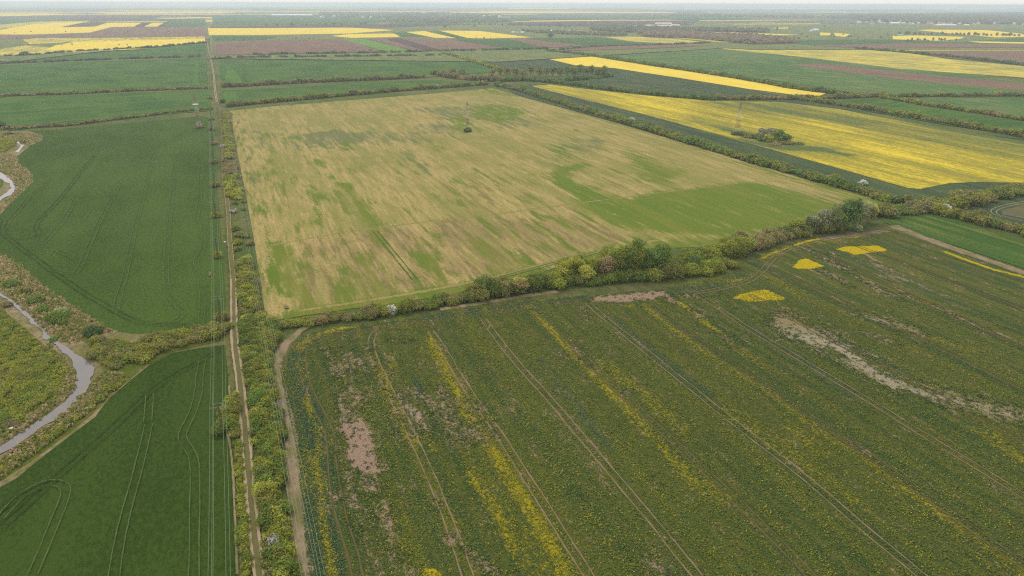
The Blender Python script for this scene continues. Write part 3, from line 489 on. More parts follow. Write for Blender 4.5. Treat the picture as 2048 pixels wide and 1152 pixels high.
R_S = [('p', [(682, 850), (700, 842), (722, 836), (742, 872), (764, 942), (756, 952), (728, 948), (700, 935), (686, 890)], 2.6, 1.1), ('p', [(675, 780), (720, 760), (770, 900), (790, 1000), (720, 1010), (676, 900)], 4, .56), ('p', [(770, 780), (900, 770), (1000, 880), (960, 900), (860, 880), (780, 860)], 4, .50), ('p', [(640, 700), (740, 690), (760, 780), (680, 790)], 4, .50), ('p', [(740, 900), (820, 1152), (790, 1152), (730, 1000)], 4, .50), ('p', [(820, 812), (838, 813), (856, 856), (848, 862), (832, 842)], 1.4, .95), ('p', [(868, 785), (882, 790), (900, 840), (885, 838)], 2.2, .68), ('p', [(945, 800), (965, 805), (990, 850), (970, 850)], 2.4, .68), ('l', [(680, 790), (686, 850)], 2.5, .68), ('p', [(660, 720), (700, 720), (705, 760), (665, 762)], 2.5, .64), ('l', [(690, 700), (740, 700)], 2, .62), ('l', [(720, 700), (745, 730)], 3, .66), ('l', [(735, 745), (762, 770)], 1.8, .7), ('l', [(780, 682), (830, 684)], 2.2, .62),
       ('l', [(786, 860), (800, 880)], 3.5, .62), ('l', [(755, 970), (772, 1010), (785, 1060), (800, 1110), (812, 1150)], 2.2, .72), ('l', [(700, 1000), (735, 1080)], 3, .6), ('l', [(800, 1140), (830, 1152)], 3, .72), ('l', [(690, 950), (700, 1000)], 4, .62), ('l', [(715, 1040), (740, 1070)], 4, .55), ('l', [(1140, 980), (1165, 1000)], 2, .66), ('l', [(1250, 786), (1275, 784)], 2.5, .72), ('l', [(1290, 1120), (1340, 1152)], 4, .62), ('l', [(1250, 1090), (1262, 1100)], 2, .7), ('l', [(1300, 960), (1320, 978)], 2.5, .6),
       ('p', [(1178, 604), (1190, 596), (1240, 590), (1300, 584), (1328, 583), (1352, 606), (1344, 610), (1330, 594), (1296, 600), (1262, 606), (1210, 605)], 1.8, 1.0), ('p', [(1320, 590), (1380, 588), (1440, 590), (1400, 598), (1330, 598)], 3, .62), ('l', [(1386, 622), (1410, 634)], 4, .6),
       ('p', [(1536, 634), (1580, 624), (1640, 655), (1700, 690), (1760, 735), (1850, 785), (1960, 815), (2048, 832), (2200, 880), (2200, 900), (2048, 845), (1900, 805), (1800, 778), (1720, 752), (1650, 706), (1560, 676)], 5, .80), ('p', [(1545, 637), (1580, 632), (1620, 655), (1600, 662), (1560, 655)], 2, .95), ('p', [(1590, 676), (1640, 679), (1700, 705), (1760, 742), (1820, 778), (1790, 782), (1720, 748), (1660, 700)], 3, .92), ('l', [(1720, 630), (1780, 648), (1830, 664)], 5, .85), ('l', [(1735, 668), (1785, 686)], 3.5, .72), ('l', [(1810, 590), (1870, 612), (1930, 642), (1990, 670)], 2.6, .62), ('l', [(1612, 497), (1660, 526), (1720, 560), (1800, 600)], 3, .62), ('l', [(1650, 505), (1700, 540)], 3, .62), ('l', [(1640, 540), (1700, 575)], 4, .55), ('l', [(1735, 512), (1790, 540)], 3.0, .6), ('l', [(1940, 790), (2048, 838)], 4, .7), ('l', [(1430, 660), (1470, 690)], 6, .52),
       ('l', [(1150, 700), (1180, 735)], 2, .6), ('l', [(860, 1000), (870, 1020)], 3, .6), ('l', [(905, 1080), (925, 1100)], 3, .55), ('l', [(960, 1120), (990, 1152)], 3, .6), ('l', [(1165, 615), (1175, 640)], 2, .5), ('l', [(1060, 620), (1080, 628)], 2, .6)]
R_S += [('l', [(1560, 650), (1650, 692), (1720, 730)], 8, .75), ('l', [(1700, 720), (1800, 775), (1900, 803), (2060, 842)], 6, .85), ('l', [(1640, 660), (1720, 700), (1800, 745)], 4, .6), ('l', [(1840, 770), (1960, 800), (2060, 826)], 4, .7)]
R_TAN = [('p', [(1536, 630), (1585, 622), (1660, 668), (1800, 740), (2048, 830), (2048, 850), (1800, 790), (1700, 740), (1600, 690), (1540, 665)], 10, 1), ('p', [(1700, 625), (1840, 655), (1840, 680), (1720, 670)], 5, 1)]
R_PALE = [('l', [(1590, 674), (1650, 685), (1710, 714), (1770, 750), (1815, 778)], 9, 1.0), ('l', [(1850, 790), (1960, 815), (2048, 840)], 5, .7), ('l', [(1755, 640), (1785, 650)], 3, .8), ('l', [(820, 815), (850, 855)], 3, .4)]
R_BLUE = [('p', [(575, 690), (600, 672), (700, 652), (900, 628), (1050, 604), (1180, 590), (1180, 602), (1000, 625), (760, 655), (650, 672), (612, 700), (606, 760), (640, 830), (660, 930), (680, 1080), (690, 1160), (615, 1160), (600, 1050), (590, 900), (580, 820)], 3, .85), ('l', [(800, 800), (850, 900)], 6, .3), ('l', [(1230, 640), (1330, 720), (1420, 790)], 8, .5), ('l', [(1080, 720), (1160, 820), (1220, 900)], 9, .5), ('p', [(820, 740), (850, 760), (855, 800), (830, 800)], 4, .6), ('l', [(1340, 585), (1440, 572), (1490, 550), (1530, 510), (1600, 480), (1750, 460)], 6, .7), ('l', [(1340, 1000), (1380, 1060)], 8, .45), ('l', [(1500, 660), (1600, 720), (1700, 790)], 7, .6), ('l', [(1640, 660), (1700, 690), (1800, 740)], 4, .7)]
R_P = [('p', [(560, 700), (590, 668), (640, 652), (760, 636), (900, 616), (1100, 582), (1250, 570), (1330, 562), (1330, 582), (1250, 586), (1150, 594), (1000, 606), (880, 622), (700, 650), (610, 668), (588, 690), (570, 740)], 2, .9), ('l', [(1250, 580), (1340, 572), (1440, 552), (1480, 535)], 4, .8), ('p', [(1480, 505), (1560, 475), (1680, 462), (1760, 452), (1800, 448), (1820, 462), (1740, 466), (1620, 478), (1540, 500), (1500, 530)], 3, .85), ('l', [(1800, 458), (1900, 500), (2048, 550), (2300, 640)], 6, .5)]
field('rapeseed_field', [(556, 760), (551, 725), (560, 700), (580, 680), (600, 672), (660, 656), (800, 636), (900, 618), (1000, 600), (1100, 583), (1180, 576), (1300, 564), (1400, 556), (1460, 545), (1486, 530), (1494, 512), (1530, 492), (1600, 470), (1700, 460), (1768, 449), (1800, 455), (1850, 474), (1940, 504), (2048, 540), (2500, 700), (2500, 1500), (640, 1500), (612, 1152), (598, 1000), (588, 920), (590, 870), (580, 830), (565, 790)],
      m_rape(), spacing=1.7, masks={'yellow': R_Y, 'sat': R_SAT, 'soil': R_S, 'tan': R_TAN, 'pale': R_PALE, 'blue': R_BLUE, 'path': R_P})
drysoil = m_soil('bare_margin_soil', lin(152, 134, 108), lin(118, 114, 72), lin(104, 98, 66), alpha=True)
ribbon('bare_margin', [(640, 640), (600, 662), (570, 690), (555, 722), (553, 760), (566, 810), (582, 850), (586, 880), (582, 930), (587, 1000), (597, 1080), (607, 1152), (616, 1250)], 3.4, drysoil, step=1.0)
ribbon('bare_margin', [(588, 920), (592, 1000), (602, 1080), (611, 1152), (622, 1250)], 3.4, drysoil, step=1.0)
ribbon('bare_margin', [(1785, 452), (1850, 478), (1950, 513), (2048, 546), (2300, 640)], 6.5, drysoil, step=2)
ribbon('bare_margin', [(880, 620), (960, 608), (1060, 592), (1120, 584)], 3, drysoil, step=2); ribbon('bare_margin', [(1640, 480), (1720, 470), (1780, 462)], 5, drysoil, step=2)
rut = m_rut('rut_soil', lin(152, 130, 102), lin(112, 100, 70), .85, 1.45); rutd = m_rut('rut_dark_soil', lin(112, 98, 66), lin(84, 80, 46), .75, 1.25)
RUTS = [([(630, 670), (612, 690), (604, 712), (606, 750), (622, 790), (644, 835), (662, 870), (664, 930), (672, 990), (690, 1060), (708, 1120), (722, 1180)], rutd),
        ([(1190, 600), (1100, 608), (1000, 622), (900, 638), (760, 660), (700, 666), (650, 672), (625, 686)], rutd), ([(756, 664), (745, 672), (741, 690), (748, 720), (770, 765), (798, 820), (822, 868), (862, 955), (898, 1045), (935, 1152), (960, 1230)], rut),
        ([(861, 664), (880, 690), (906, 735), (950, 805), (994, 862), (1032, 925), (1084, 1005), (1130, 1080), (1176, 1152), (1230, 1240)], rut), ([(968, 640), (975, 652), (1024, 717), (1090, 790), (1152, 862), (1255, 985), (1330, 1075), (1392, 1152), (1440, 1215)], rut),
        ([(1072, 630), (1110, 664), (1178, 726), (1254, 801), (1325, 865), (1410, 945), (1536, 1065), (1618, 1152), (1680, 1215)], rutd), ([(1176, 608), (1200, 630), (1278, 693), (1380, 776), (1487, 863), (1560, 918), (1640, 982), (1732, 1064), (1840, 1152), (1900, 1205)], rut),
        ([(1296, 606), (1340, 640), (1410, 693), (1536, 780), (1668, 866), (1790, 951), (1916, 1040), (2050, 1138), (2150, 1215)], rutd), ([(1376, 580), (1400, 592), (1480, 648), (1545, 688), (1670, 762), (1790, 836), (1836, 866), (1940, 928), (2048, 996), (2200, 1090)], rut),
        ([(1500, 590), (1536, 613), (1661, 681), (1786, 745), (1900, 806), (2006, 864), (2200, 970)], rutd), ([(1536, 536), (1640, 584), (1760, 640), (1900, 708), (2048, 784), (2200, 860)], rutd), ([(1608, 494), (1700, 536), (1830, 596), (1960, 656), (2100, 724)], rutd), ([(1700, 488), (1830, 536), (2048, 620)], rutd),
        ([(1790, 462), (1720, 470), (1640, 482), (1580, 498), (1548, 516), (1524, 545), (1500, 565), (1440, 580), (1380, 590)], rut)]
for L, mt in RUTS: ribbon('wheel_tracks', L, .50, mt, (-1.0, 1.0), step=.8, jitter=.25)
LG = m_rut('pressed_wheat', lin(94, 110, 62), lin(74, 94, 46), .85, 1.5); DKT = m_rut('pressed_wheat_dark', lin(42, 60, 28), lin(56, 76, 34), .8, 1.4)
for L, mt in [([(0, 1040), (40, 995), (85, 968), (120, 967), (134, 980), (130, 1000), (110, 1050), (85, 1110), (62, 1160)], LG), ([(298, 850), (292, 880), (272, 960), (256, 1020), (240, 1080), (228, 1160)], LG), ([(400, 750), (398, 790), (385, 830), (368, 862), (364, 880), (378, 900), (390, 920), (391, 980), (390, 1060), (388, 1160)], LG), ([(448, 694), (420, 712), (360, 745), (310, 775), (270, 815), (200, 880), (120, 950), (60, 1005), (0, 1058), (-80, 1140)], DKT), ([(0, 1020), (50, 990), (100, 968)], DKT), ([(300, 790), (296, 850)], LG), ([(405, 722), (400, 755)], LG),
           ([(10, 440), (4, 465), (20, 480), (60, 510), (100, 540), (160, 582), (210, 612), (250, 635), (285, 648), (330, 650), (380, 652)], DKT), ([(60, 392), (38, 420), (16, 445), (8, 462)], LG), ([(30, 480), (70, 478), (82, 468), (70, 455), (85, 435), (120, 400), (190, 310)], DKT), ([(100, 540), (150, 552), (164, 530), (200, 440), (240, 370)], LG), ([(232, 625), (236, 600), (250, 560), (265, 480), (290, 380), (310, 300)], LG), ([(332, 540), (333, 580), (345, 605), (367, 625), (362, 638), (340, 646), (300, 652)], LG), ([(332, 560), (335, 480), (345, 400), (348, 330)], LG), ([(402, 655), (405, 620), (405, 580), (402, 555), (392, 532), (392, 520), (407, 505), (408, 470), (405, 450), (392, 440), (398, 420), (401, 380), (402, 300)], LG), ([(75, 340), (98, 355), (90, 372), (60, 392)], LG), ([(85, 490), (130, 440), (150, 400)], LG), ([(155, 520), (110, 500)], LG)]:
    ribbon('wheel_tracks', L, .38, mt, (-.95, .95), step=1.0, jitter=.2)
# ------------------------------------------------------------------ dirt track
TRK = [(409, 40), (411, 60), (413, 78), (417, 100), (423, 125), (428, 150), (430, 180), (434, 205), (440, 225), (443, 260), (445, 300), (446, 345), (452, 385), (457, 420), (459, 470), (463, 520), (467, 560), (468, 600), (468, 650), (470, 690), (476, 730), (484, 800), (491, 864), (498, 950), (507, 1050), (519, 1152), (535, 1260)]
tsoil = m_rut('dirt_track_soil', lin(186, 166, 140), lin(152, 134, 104), .66, 1.05); tgr = m_rut('trodden_grass', lin(120, 112, 74), lin(94, 98, 54), .7, 1.5)
faint = m_rut('faint_track_soil', lin(160, 146, 106), lin(130, 124, 76), .85, 1.5)
ribbon('dirt_track', TRK[10:], 3.2, tgr, step=1.2); ribbon('dirt_track', TRK[10:18], .6, faint, (-.85, .85), step=1.0, jitter=.2); ribbon('dirt_track', TRK[16:], .72, tsoil, (-.88, .88), step=.8, jitter=.2)
ribbon('dirt_track', TRK[:9], 2.6, tgr, step=5); ribbon('dirt_track', TRK[:9], .8, tsoil, (-.8, .8), step=4); ribbon('dirt_track', TRK[7:12], 3.0, tgr, step=2)
ribbon('bare_margin', [(459, 775), (461, 820), (452, 850), (462, 900), (468, 960), (471, 1050), (476, 1160)], .55, drysoil, step=1.0)
# ------------------------------------------------------------------ foliage
def tn(r, g, b, s=2.35): return np.array(lin(r, g, b)) * s
YG, GN, OL, GB, PK, DG, PALE_, WHT_ = tn(116, 120, 42), tn(90, 106, 44), tn(108, 106, 56), tn(110, 104, 70), tn(128, 114, 78), tn(72, 90, 46), tn(130, 138, 98), tn(232, 230, 212, 1.05)
SG = tn(90, 112, 50); GY = tn(122, 122, 92); YL = tn(142, 142, 62)
def lobes_for(rg, x, y, z, r, h, k=4):
    L = []
    for i in range(k):
        a = rg.uniform(0, 6.28); q = r * rg.uniform(.15, .62); rr = r * rg.uniform(.42, .68); hh = h * rg.uniform(.32, .5)
        L.append((x + q * math.cos(a), y + q * math.sin(a), z + h - hh * rg.uniform(1.0, 1.6), rr, rr, hh))
    L.append((x, y, z + h * .42, r * .85, r * .85, h * .46)); return L
def cloud(rg, lobes, leaf, tint, cover=1.25, var=.2, zmin=.02):
    out = []; cc = []
    for (cx, cy, cz, rx, ry, rz) in lobes:
        area = 4 * math.pi * ((rx * ry + rx * rz + ry * rz) / 3); n = max(10, int(area * cover * .8 / leaf ** 2))
        d = rg.normal(size=(n, 3)); d[:, 2] = np.abs(d[:, 2]) * np.where(rg.random(n) < .72, 1, -1); d /= np.linalg.norm(d, axis=1)[:, None]
        f = np.where(rg.random(n) < .82, rg.uniform(.76, 1.2, n), rg.uniform(.4, .84, n)); wob = 1 + .13 * np.sin(d[:, 0] * 5 + cx) * np.cos(d[:, 1] * 6 + cy)
        p = d * (f * wob)[:, None] * (rx, ry, rz) + (cx, cy, cz); ok = p[:, 2] > zmin
        p, d = p[ok], d[ok]; n = len(p)
        nm = d * .7 + rg.normal(size=(n, 3)) * .55; nm /= np.linalg.norm(nm, axis=1)[:, None]
        u = np.cross(nm, rg.normal(size=(n, 3))); u /= np.linalg.norm(u, axis=1)[:, None]; v = np.cross(nm, u)
        s = leaf * rg.uniform(.45, .85, n)[:, None]; q = s * rg.uniform(.6, 1.0, n)[:, None]
        out.append(np.stack([p - u * s - v * q * .4, p - v * q + u * s * .3, p + u * s + v * q * .3, p + v * q - u * s * .2], 1).reshape(-1, 3))
        lt = tint * rg.uniform(.86, 1.14) * np.array([rg.uniform(.94, 1.07), 1, rg.uniform(.9, 1.1)])
        cc.append(np.repeat(np.clip(lt * rg.uniform(1 - var, 1 + var, n)[:, None], 0, .95), 4, 0))
    return np.vstack(out), np.vstack(cc)
def leafmesh(name, bushes, leaf, mat=None, parent=None, seed=0, cover=1.25, origin=(0, 0, 0), k=4):
    """bushes: (x, y, r, h, tint)"""
    rg = np.random.default_rng(seed); Vs = []; Cs = []
    for (x, y, r, h, tint) in bushes:
        V, C_ = cloud(rg, lobes_for(rg, x, y, 0, r, h, k), leaf, tint, cover); Vs.append(V); Cs.append(C_)
    V = np.vstack(Vs) - np.array(origin); n = len(V) // 4
    return mesh(name, V, np.arange(4 * n).reshape(n, 4), mat or LEAF, parent, col=np.vstack(Cs))
def leafsize(d): return float(np.clip(d * .0016, .26, 3.0))
def pick(rg, pal):
    w_ = np.array([p[1] for p in pal], float); return pal[rg.choice(len(pal), p=w_ / w_.sum())][0]
MIX = [(YG, 3), (GN, 3), (OL, 3), (GB, 1.5), (PK, .6)]; BRN = [(OL, 3), (GB, 3), (PK, 1.3), (GN, 1), (YG, .8)]; GRN = [(GN, 3), (DG, 2), (OL, 1.2), (SG, 1.5)]; YEG = [(YG, 4), (GN, 2.5), (YL, .8), (OL, 1)]
FARM = [(tn(88, 100, 62), 3), (tn(98, 96, 74), 2), (tn(74, 92, 58), 2)]
SEED = [100]
def hedge(label, px, wid, hgt, pal, gap=0.0, cover=1.2, name='hedgerow', cat='hedge', group=None):
    SEED[0] += 1; rg = np.random.default_rng(SEED[0]); L = resample(smooth(W(px), 1), max(1.1, wid * .22)); B = []
    T = np.gradient(L, axis=0); T /= np.hypot(*T.T)[:, None] + 1e-9; slow = rg.uniform(0, 6.28, 3)
    d = float(np.median(np.hypot(*L.T))); cur = pick(rg, pal); avg = sum(p_[0] * p_[1] for p_ in pal) / sum(p_[1] for p_ in pal)
    for i, (p, tt) in enumerate(zip(L, T)):
        if gap and math.sin(i * .35 + slow[0]) + math.sin(i * .13 + slow[1]) < -2 + gap * 4 * rg.random() ** .3: continue
        if rg.random() < .4: cur = pick(rg, pal)
        hf = 1 + .22 * math.sin(i * .23 + slow[2]) + .15 * math.sin(i * .61)
        for _ in range(2 if wid > 6 else 1):
            o = rg.uniform(-.34, .34) * wid; r = wid * rg.uniform(.22, .36) if wid > 6 else wid * rg.uniform(.34, .52)
            B.append((p[0] - tt[1] * o, p[1] + tt[0] * o, r, hgt * hf * rg.uniform(.7, 1.08), (cur * .62 + avg * .38) * rg.uniform(.9, 1.1)))
    og = (L[0][0], L[0][1], 0); o = leafmesh(name, B, leafsize(d), seed=SEED[0], cover=cover, origin=og, k=3 if d < 700 else 2)
    o.location = og; return tag(o, label, cat, group)
def thicket(label, poly, r, h, pal, cover=1.2, dens=1.0, name='thicket', cat='shrubs', group=None, kind=None, leaf=None):
    SEED[0] += 1; rg = np.random.default_rng(SEED[0]); P = W(poly); lo, hi = P.min(0), P.max(0)
    step = r * .95 / math.sqrt(dens); xs, ys = np.meshgrid(np.arange(lo[0], hi[0], step), np.arange(lo[1], hi[1], step)); g = np.c_[xs.ravel(), ys.ravel()]
    g += rg.uniform(-.45, .45, g.shape) * step; g = g[sd_poly(g, P) < -r * .25]
    ph = rg.uniform(0, 6.28, 2); B = []
    for p in g:
        c = pick(rg, pal) * .65 + .35 * sum(p_[0] * p_[1] for p_ in pal) / sum(p_[1] for p_ in pal); big = .8 + .35 * math.sin(p[0] * .35 + ph[0]) * math.cos(p[1] * .22 + ph[1]) + rg.uniform(-.15, .35)
        B.append((p[0], p[1], r * rg.uniform(.7, 1.15), h * max(.35, big), c * rg.uniform(.85, 1.15)))
    d = float(np.median(np.hypot(*g.T))); og = (P[0][0], P[0][1], 0)
    o = leafmesh(name, B, leaf or leafsize(d), seed=SEED[0], cover=cover, origin=og, k=3); o.location = og
    return tag(o, label, cat if kind is None else None, group, kind)
def bush(label, px, py, r, h, tint, group=None, name='bush', mat=None, cat='bush', mix=None):
    SEED[0] += 1; x, y = at(px, py); d = math.hypot(x, y); rg = np.random.default_rng(SEED[0])
    B = [(0, 0, r, h, tint)] + [(rg.uniform(-.6, .6) * r, rg.uniform(-.6, .6) * r, r * .55, h * rg.uniform(.5, .8), (mix if mix is not None else tint) * rg.uniform(.85, 1.1)) for _ in range(3)]
    o = leafmesh(name, B, leafsize(d), mat, seed=SEED[0], cover=1.3); o.location = (x, y, 0); o.rotation_euler = (0, 0, rg.uniform(0, 6))
    return tag(o, label, cat, group)
def trunk_mesh(name, h, r, rg, parent, spread):
    m = MB(); m.bar((0, 0, -.1), (0, 0, h * .38), r, r * .72, 8); m.bar((0, 0, h * .38), (rg.uniform(-.3, .3), rg.uniform(-.3, .3), h * .8), r * .72, r * .2, 7)
    for i in range(6):
        a = i * 1.05 + rg.uniform(-.3, .3); z = h * rg.uniform(.22, .5); m.bar((0, 0, z), (spread * .75 * math.cos(a), spread * .75 * math.sin(a), z + h * rg.uniform(.18, .36)), r * .45, r * .1, 5)
    return m.build(name, BARK, parent)
def tree(label, px, py, h, r, tint, cat='tree', group=None, name='tree', tint2=None, cover=1.1, base=.12, leafk=1.0):
    SEED[0] += 1; rg = np.random.default_rng(SEED[0]); x, y = at(px, py); d = math.hypot(x, y)
    t_ = empty(name, (x, y, 0), label, cat, group, rg.uniform(0, 6)); trunk_mesh('trunk', h, max(.15, h * .022), rg, t_, r)
    L = []
    for i in range(9):
        a = i * .9 + rg.uniform(0, .6); zz = rg.uniform(base + .2, .86); q = r * rg.uniform(.2, .62) * (1.15 - zz * .5); rr = r * rg.uniform(.34, .52)
        L.append((q * math.cos(a), q * math.sin(a), h * zz, rr, rr, h * rg.uniform(.10, .17)))
    L.append((0, 0, h * .5, r * .62, r * .62, h * .42))
    leaf = leafsize(d) * leafk; Vs, Cs = [], []
    for i, l in enumerate(L):
        V, C_ = cloud(rg, [l], leaf, (tint2 if tint2 is not None and i % 3 == 0 else tint), cover, .24); Vs.append(V); Cs.append(C_)
    V = np.vstack(Vs); n = len(V) // 4; mesh('crown', V, np.arange(4 * n).reshape(n, 4), LEAF, t_, col=np.vstack(Cs)); return t_
# ---- hedges
hedge('low brownish hedge between the two nearest wheat bands left of the dirt track', [(-200, 282), (0, 260), (30, 258), (80, 255), (150, 251), (200, 243), (260, 237), (330, 227), (395, 221), (425, 219)], 4.2, 2.6, BRN)
hedge('thin scrubby hedge across the green fields, second one up on the left', [(-200, 205), (0, 193), (60, 191), (150, 188), (250, 183), (300, 181), (415, 177)], 5, 3.0, BRN)
hedge('broken line of small dark shrubs, third one up on the left', [(-60, 128), (60, 125), (140, 122), (280, 117), (400, 114)], 6, 3.5, FARM, gap=.45)
hedge('ragged shrub line edging the yellow fields at far left', [(0, 114), (60, 112), (140, 105), (200, 102), (300, 96), (412, 86)], 7, 4, FARM, gap=.5)
hedge('olive hedge between two dark wheat bands right of the dirt track', [(446, 175), (520, 171), (600, 166), (700, 162), (800, 158), (850, 155)], 8, 5.5, BRN)
hedge('long mottled hedge along the top edge of the dying crop field', [(452, 214), (520, 207), (600, 200), (700, 191), (800, 182), (900, 175), (975, 169)], 8, 5.0, MIX)
hedge('dotted bushes in the grass band below the ploughed fields', [(428, 118), (520, 116), (640, 115), (740, 114), (880, 112)], 9, 4.5, FARM, gap=.42)
hedge('dark bush line just under the ploughed fields', [(500, 111), (620, 109), (760, 107), (900, 103), (1020, 101), (1100, 99)], 9, 5, FARM, gap=.40)
hedge('diagonal yellowish hedge running down to the small wood', [(885, 108), (930, 120), (970, 131), (1005, 143)], 7, 4.5, YEG)
hedge('brown shrub tongue reaching left out of the small wood', [(868, 148), (890, 154), (930, 159), (1000, 164)], 15, 7.5, BRN)
hedge('green hedge base along the front of the small wood', [(960, 158), (1010, 163), (1060, 161), (1120, 164), (1180, 158), (1220, 153)], 15, 6, GRN)
hedge('green hedge between the dark field and the large yellow field', [(1070, 163), (1120, 167), (1180, 175), (1260, 186), (1330, 193), (1425, 202)], 10, 5, GRN)
hedge('thick dark hedge running the whole right side of the dying crop field', [(990, 171), (1030, 179), (1060, 188), (1130, 210), (1220, 237), (1300, 261), (1400, 292), (1500, 322), (1600, 350), (1700, 379), (1770, 400), (1810, 409)], 10.5, 4.6, GRN + [(OL, 3), (GB, 1.2), (YG, 1.5)])
hedge('brownish hedge on the upper rim of the large yellow field', [(1430, 199), (1500, 200), (1580, 199), (1650, 198), (1760, 193)], 9, 5, BRN); hedge('thin hedge continuing right above the small green fields', [(1770, 194), (1880, 193), (2048, 192), (2300, 193)], 7, 4, MIX)
hedge('straight hedge between the narrow yellow strip and the wide green field', [(1095, 103), (1180, 112), (1290, 130), (1400, 146), (1500, 162), (1600, 181), (1700, 191)], 9, 5.5, GRN)
hedge('rounded hedge curving along the upper right edge of the large yellow field', [(1600, 200), (1680, 212), (1760, 224), (1850, 240), (1900, 249), (2000, 266), (2048, 275), (2300, 328)], 9, 5, MIX); hedge('hedge between the two small green fields at right', [(1765, 196), (1850, 211), (1940, 224), (2048, 241), (2300, 283)], 7.5, 4.2, MIX)
hedge('far hedge above the pinkish ploughed field at right', [(1710, 98), (1800, 105), (1900, 114), (2048, 131), (2300, 160)], 10, 5, FARM, gap=.2); hedge('thin hedge line left of the far yellow fields', [(1120, 101), (1200, 94), (1300, 92), (1420, 87)], 12, 5, FARM, gap=.2)
hedge('low tawny hedge below the dying crop field, beside the shrub belt', [(566, 654), (600, 650), (680, 640), (745, 632)], 4.6, 2.4, BRN + [(YG, 2)]); hedge('clipped looking round hedge right of the white flowering bush', [(800, 622), (850, 614), (900, 607), (950, 598)], 6, 4.0, MIX); hedge('low hedge left of the white flowering bush', [(735, 634), (780, 626)], 5.5, 3.2, MIX)
hedge('tall mixed hedge left of the central trees', [(945, 598), (1000, 588), (1060, 578), (1110, 568)], 9, 5.5, MIX); hedge('broad green hedge in front of the central trees', [(1090, 573), (1160, 566), (1240, 560), (1330, 555), (1420, 545), (1458, 530)], 10, 4.6, YEG + [(GN, 3)])
hedge('shrubs behind and right of the central trees', [(1130, 550), (1200, 545), (1300, 538), (1380, 528), (1440, 515), (1478, 505)], 11, 6, YEG); hedge('olive hedge climbing from the central trees to the willow group', [(1476, 506), (1520, 487), (1580, 470), (1640, 462), (1690, 458)], 12, 6, MIX)
hedge('wide brown hedge meeting the willow group from the right', [(1745, 436), (1800, 424), (1870, 417), (1930, 409), (1990, 394), (2048, 384), (2300, 350)], 14, 5.5, BRN + [(GN, 2), (YG, 1)]); hedge('mottled hedge descending to the right edge below the blossoming bush', [(1850, 420), (1920, 437), (2000, 455), (2060, 472), (2300, 545)], 9.5, 4.5, MIX)
# ---- shrub belts along the track and the stream
thicket('dense leafy shrub belt filling the strip right of the dirt track', [(478, 650), (484, 622), (520, 628), (560, 652), (562, 672), (545, 700), (542, 760), (556, 810), (573, 850), (568, 900), (572, 1000), (584, 1100), (596, 1200), (545, 1260), (532, 1152), (522, 1050), (513, 950), (508, 880), (500, 800), (490, 730), (484, 690)], 1.9, 3.0, YEG + [(GN, 3), (OL, 1.2), (DG, .8), (GB, .5)], cover=1.25, cat='shrub belt')
thicket('yellow green scrub beside the track just above the side hedge', [(480, 615), (474, 575), (472, 532), (498, 518), (512, 540), (522, 600), (520, 625)], 2.0, 2.7, YEG + [(OL, 2), (GB, .8)], cat='shrub belt'); thicket('low scrub strip between the dirt track and the lower left wheat field', [(470, 880), (482, 882), (488, 960), (497, 1060), (508, 1190), (486, 1200), (480, 1100), (474, 960)], 1.1, 1.4, YEG, cat='shrub belt')
thicket('shrubs above the lower left wheat field beside the track', [(456, 800), (472, 786), (478, 830), (480, 880), (468, 880), (446, 872), (436, 858), (444, 838)], 1.6, 2.4, YEG + [(OL, 1)], cat='shrub belt')
thicket('yellowish low scrub up the middle of the track verge', [(446, 228), (462, 228), (462, 255), (468, 290), (470, 318), (452, 318), (448, 270)], 3, 2.2, [(OL, 3), (YL * .8, 1.5), (GN, 1)], cat='shrub belt'); thicket('grey brown leafless shrub patch on the track verge', [(447, 326), (470, 326), (476, 345), (474, 352), (452, 350), (446, 340)], 2.2, 2.2, [(GB, 3), (PK * .9, 1)], cat='shrub belt'); thicket('bright yellow green shrub patch on the track verge', [(450, 356), (476, 354), (484, 392), (480, 402), (456, 396), (449, 376)], 2.2, 2.4, [(YG, 3), (YL, 1), (GN, 1)], cat='shrub belt')
thicket('mixed brown and green scrub where the stream bank meets the side hedge', [(168, 672), (215, 682), (262, 690), (300, 690), (300, 712), (262, 728), (232, 738), (205, 730), (188, 700)], 2.0, 1.9, [(YG, 2), (OL, 3), (GB, 1.5), (GN, 2)], cat='scrub'); thicket('thick olive hedge between the two left wheat fields', [(270, 690), (330, 674), (400, 660), (446, 650), (462, 655), (455, 676), (420, 684), (350, 696), (300, 722), (270, 735), (262, 715)], 2.3, 2.4, [(YG, 3), (OL, 3), (GB, 1.3), (GN, 1)], cat='hedge', name='hedgerow')
thicket('yellow green scrub on the bank beside the lower stream bend', [(205, 745), (250, 748), (258, 758), (215, 792), (150, 846), (60, 912), (0, 950), (-60, 985), (-60, 965), (20, 916), (75, 886), (120, 856), (165, 820), (192, 785)], 1.3, 1.2, [(YG, 3), (GN, 2), (OL, 2), (GB, .6), (YL, .5)], cat='scrub', dens=.7)
thicket(None, [(0, 616), (20, 636), (60, 670), (88, 695), (115, 716), (138, 742), (143, 762), (126, 790), (88, 804), (36, 846), (0, 870), (-200, 980), (-400, 980), (-400, 540), (-60, 575)], 1.7, .9, [(YG, 4), (GN * 1.1, 2), (OL * 1.1, 2)], cover=.9, dens=.6, name='undergrowth', kind='stuff', leaf=.3)
thicket(None, [(0, 275), (28, 280), (32, 290), (10, 302), (0, 305), (-200, 350), (-200, 285)], 2.5, 1.5, [(YG, 3), (OL, 2)], cover=.9, name='undergrowth', kind='stuff')
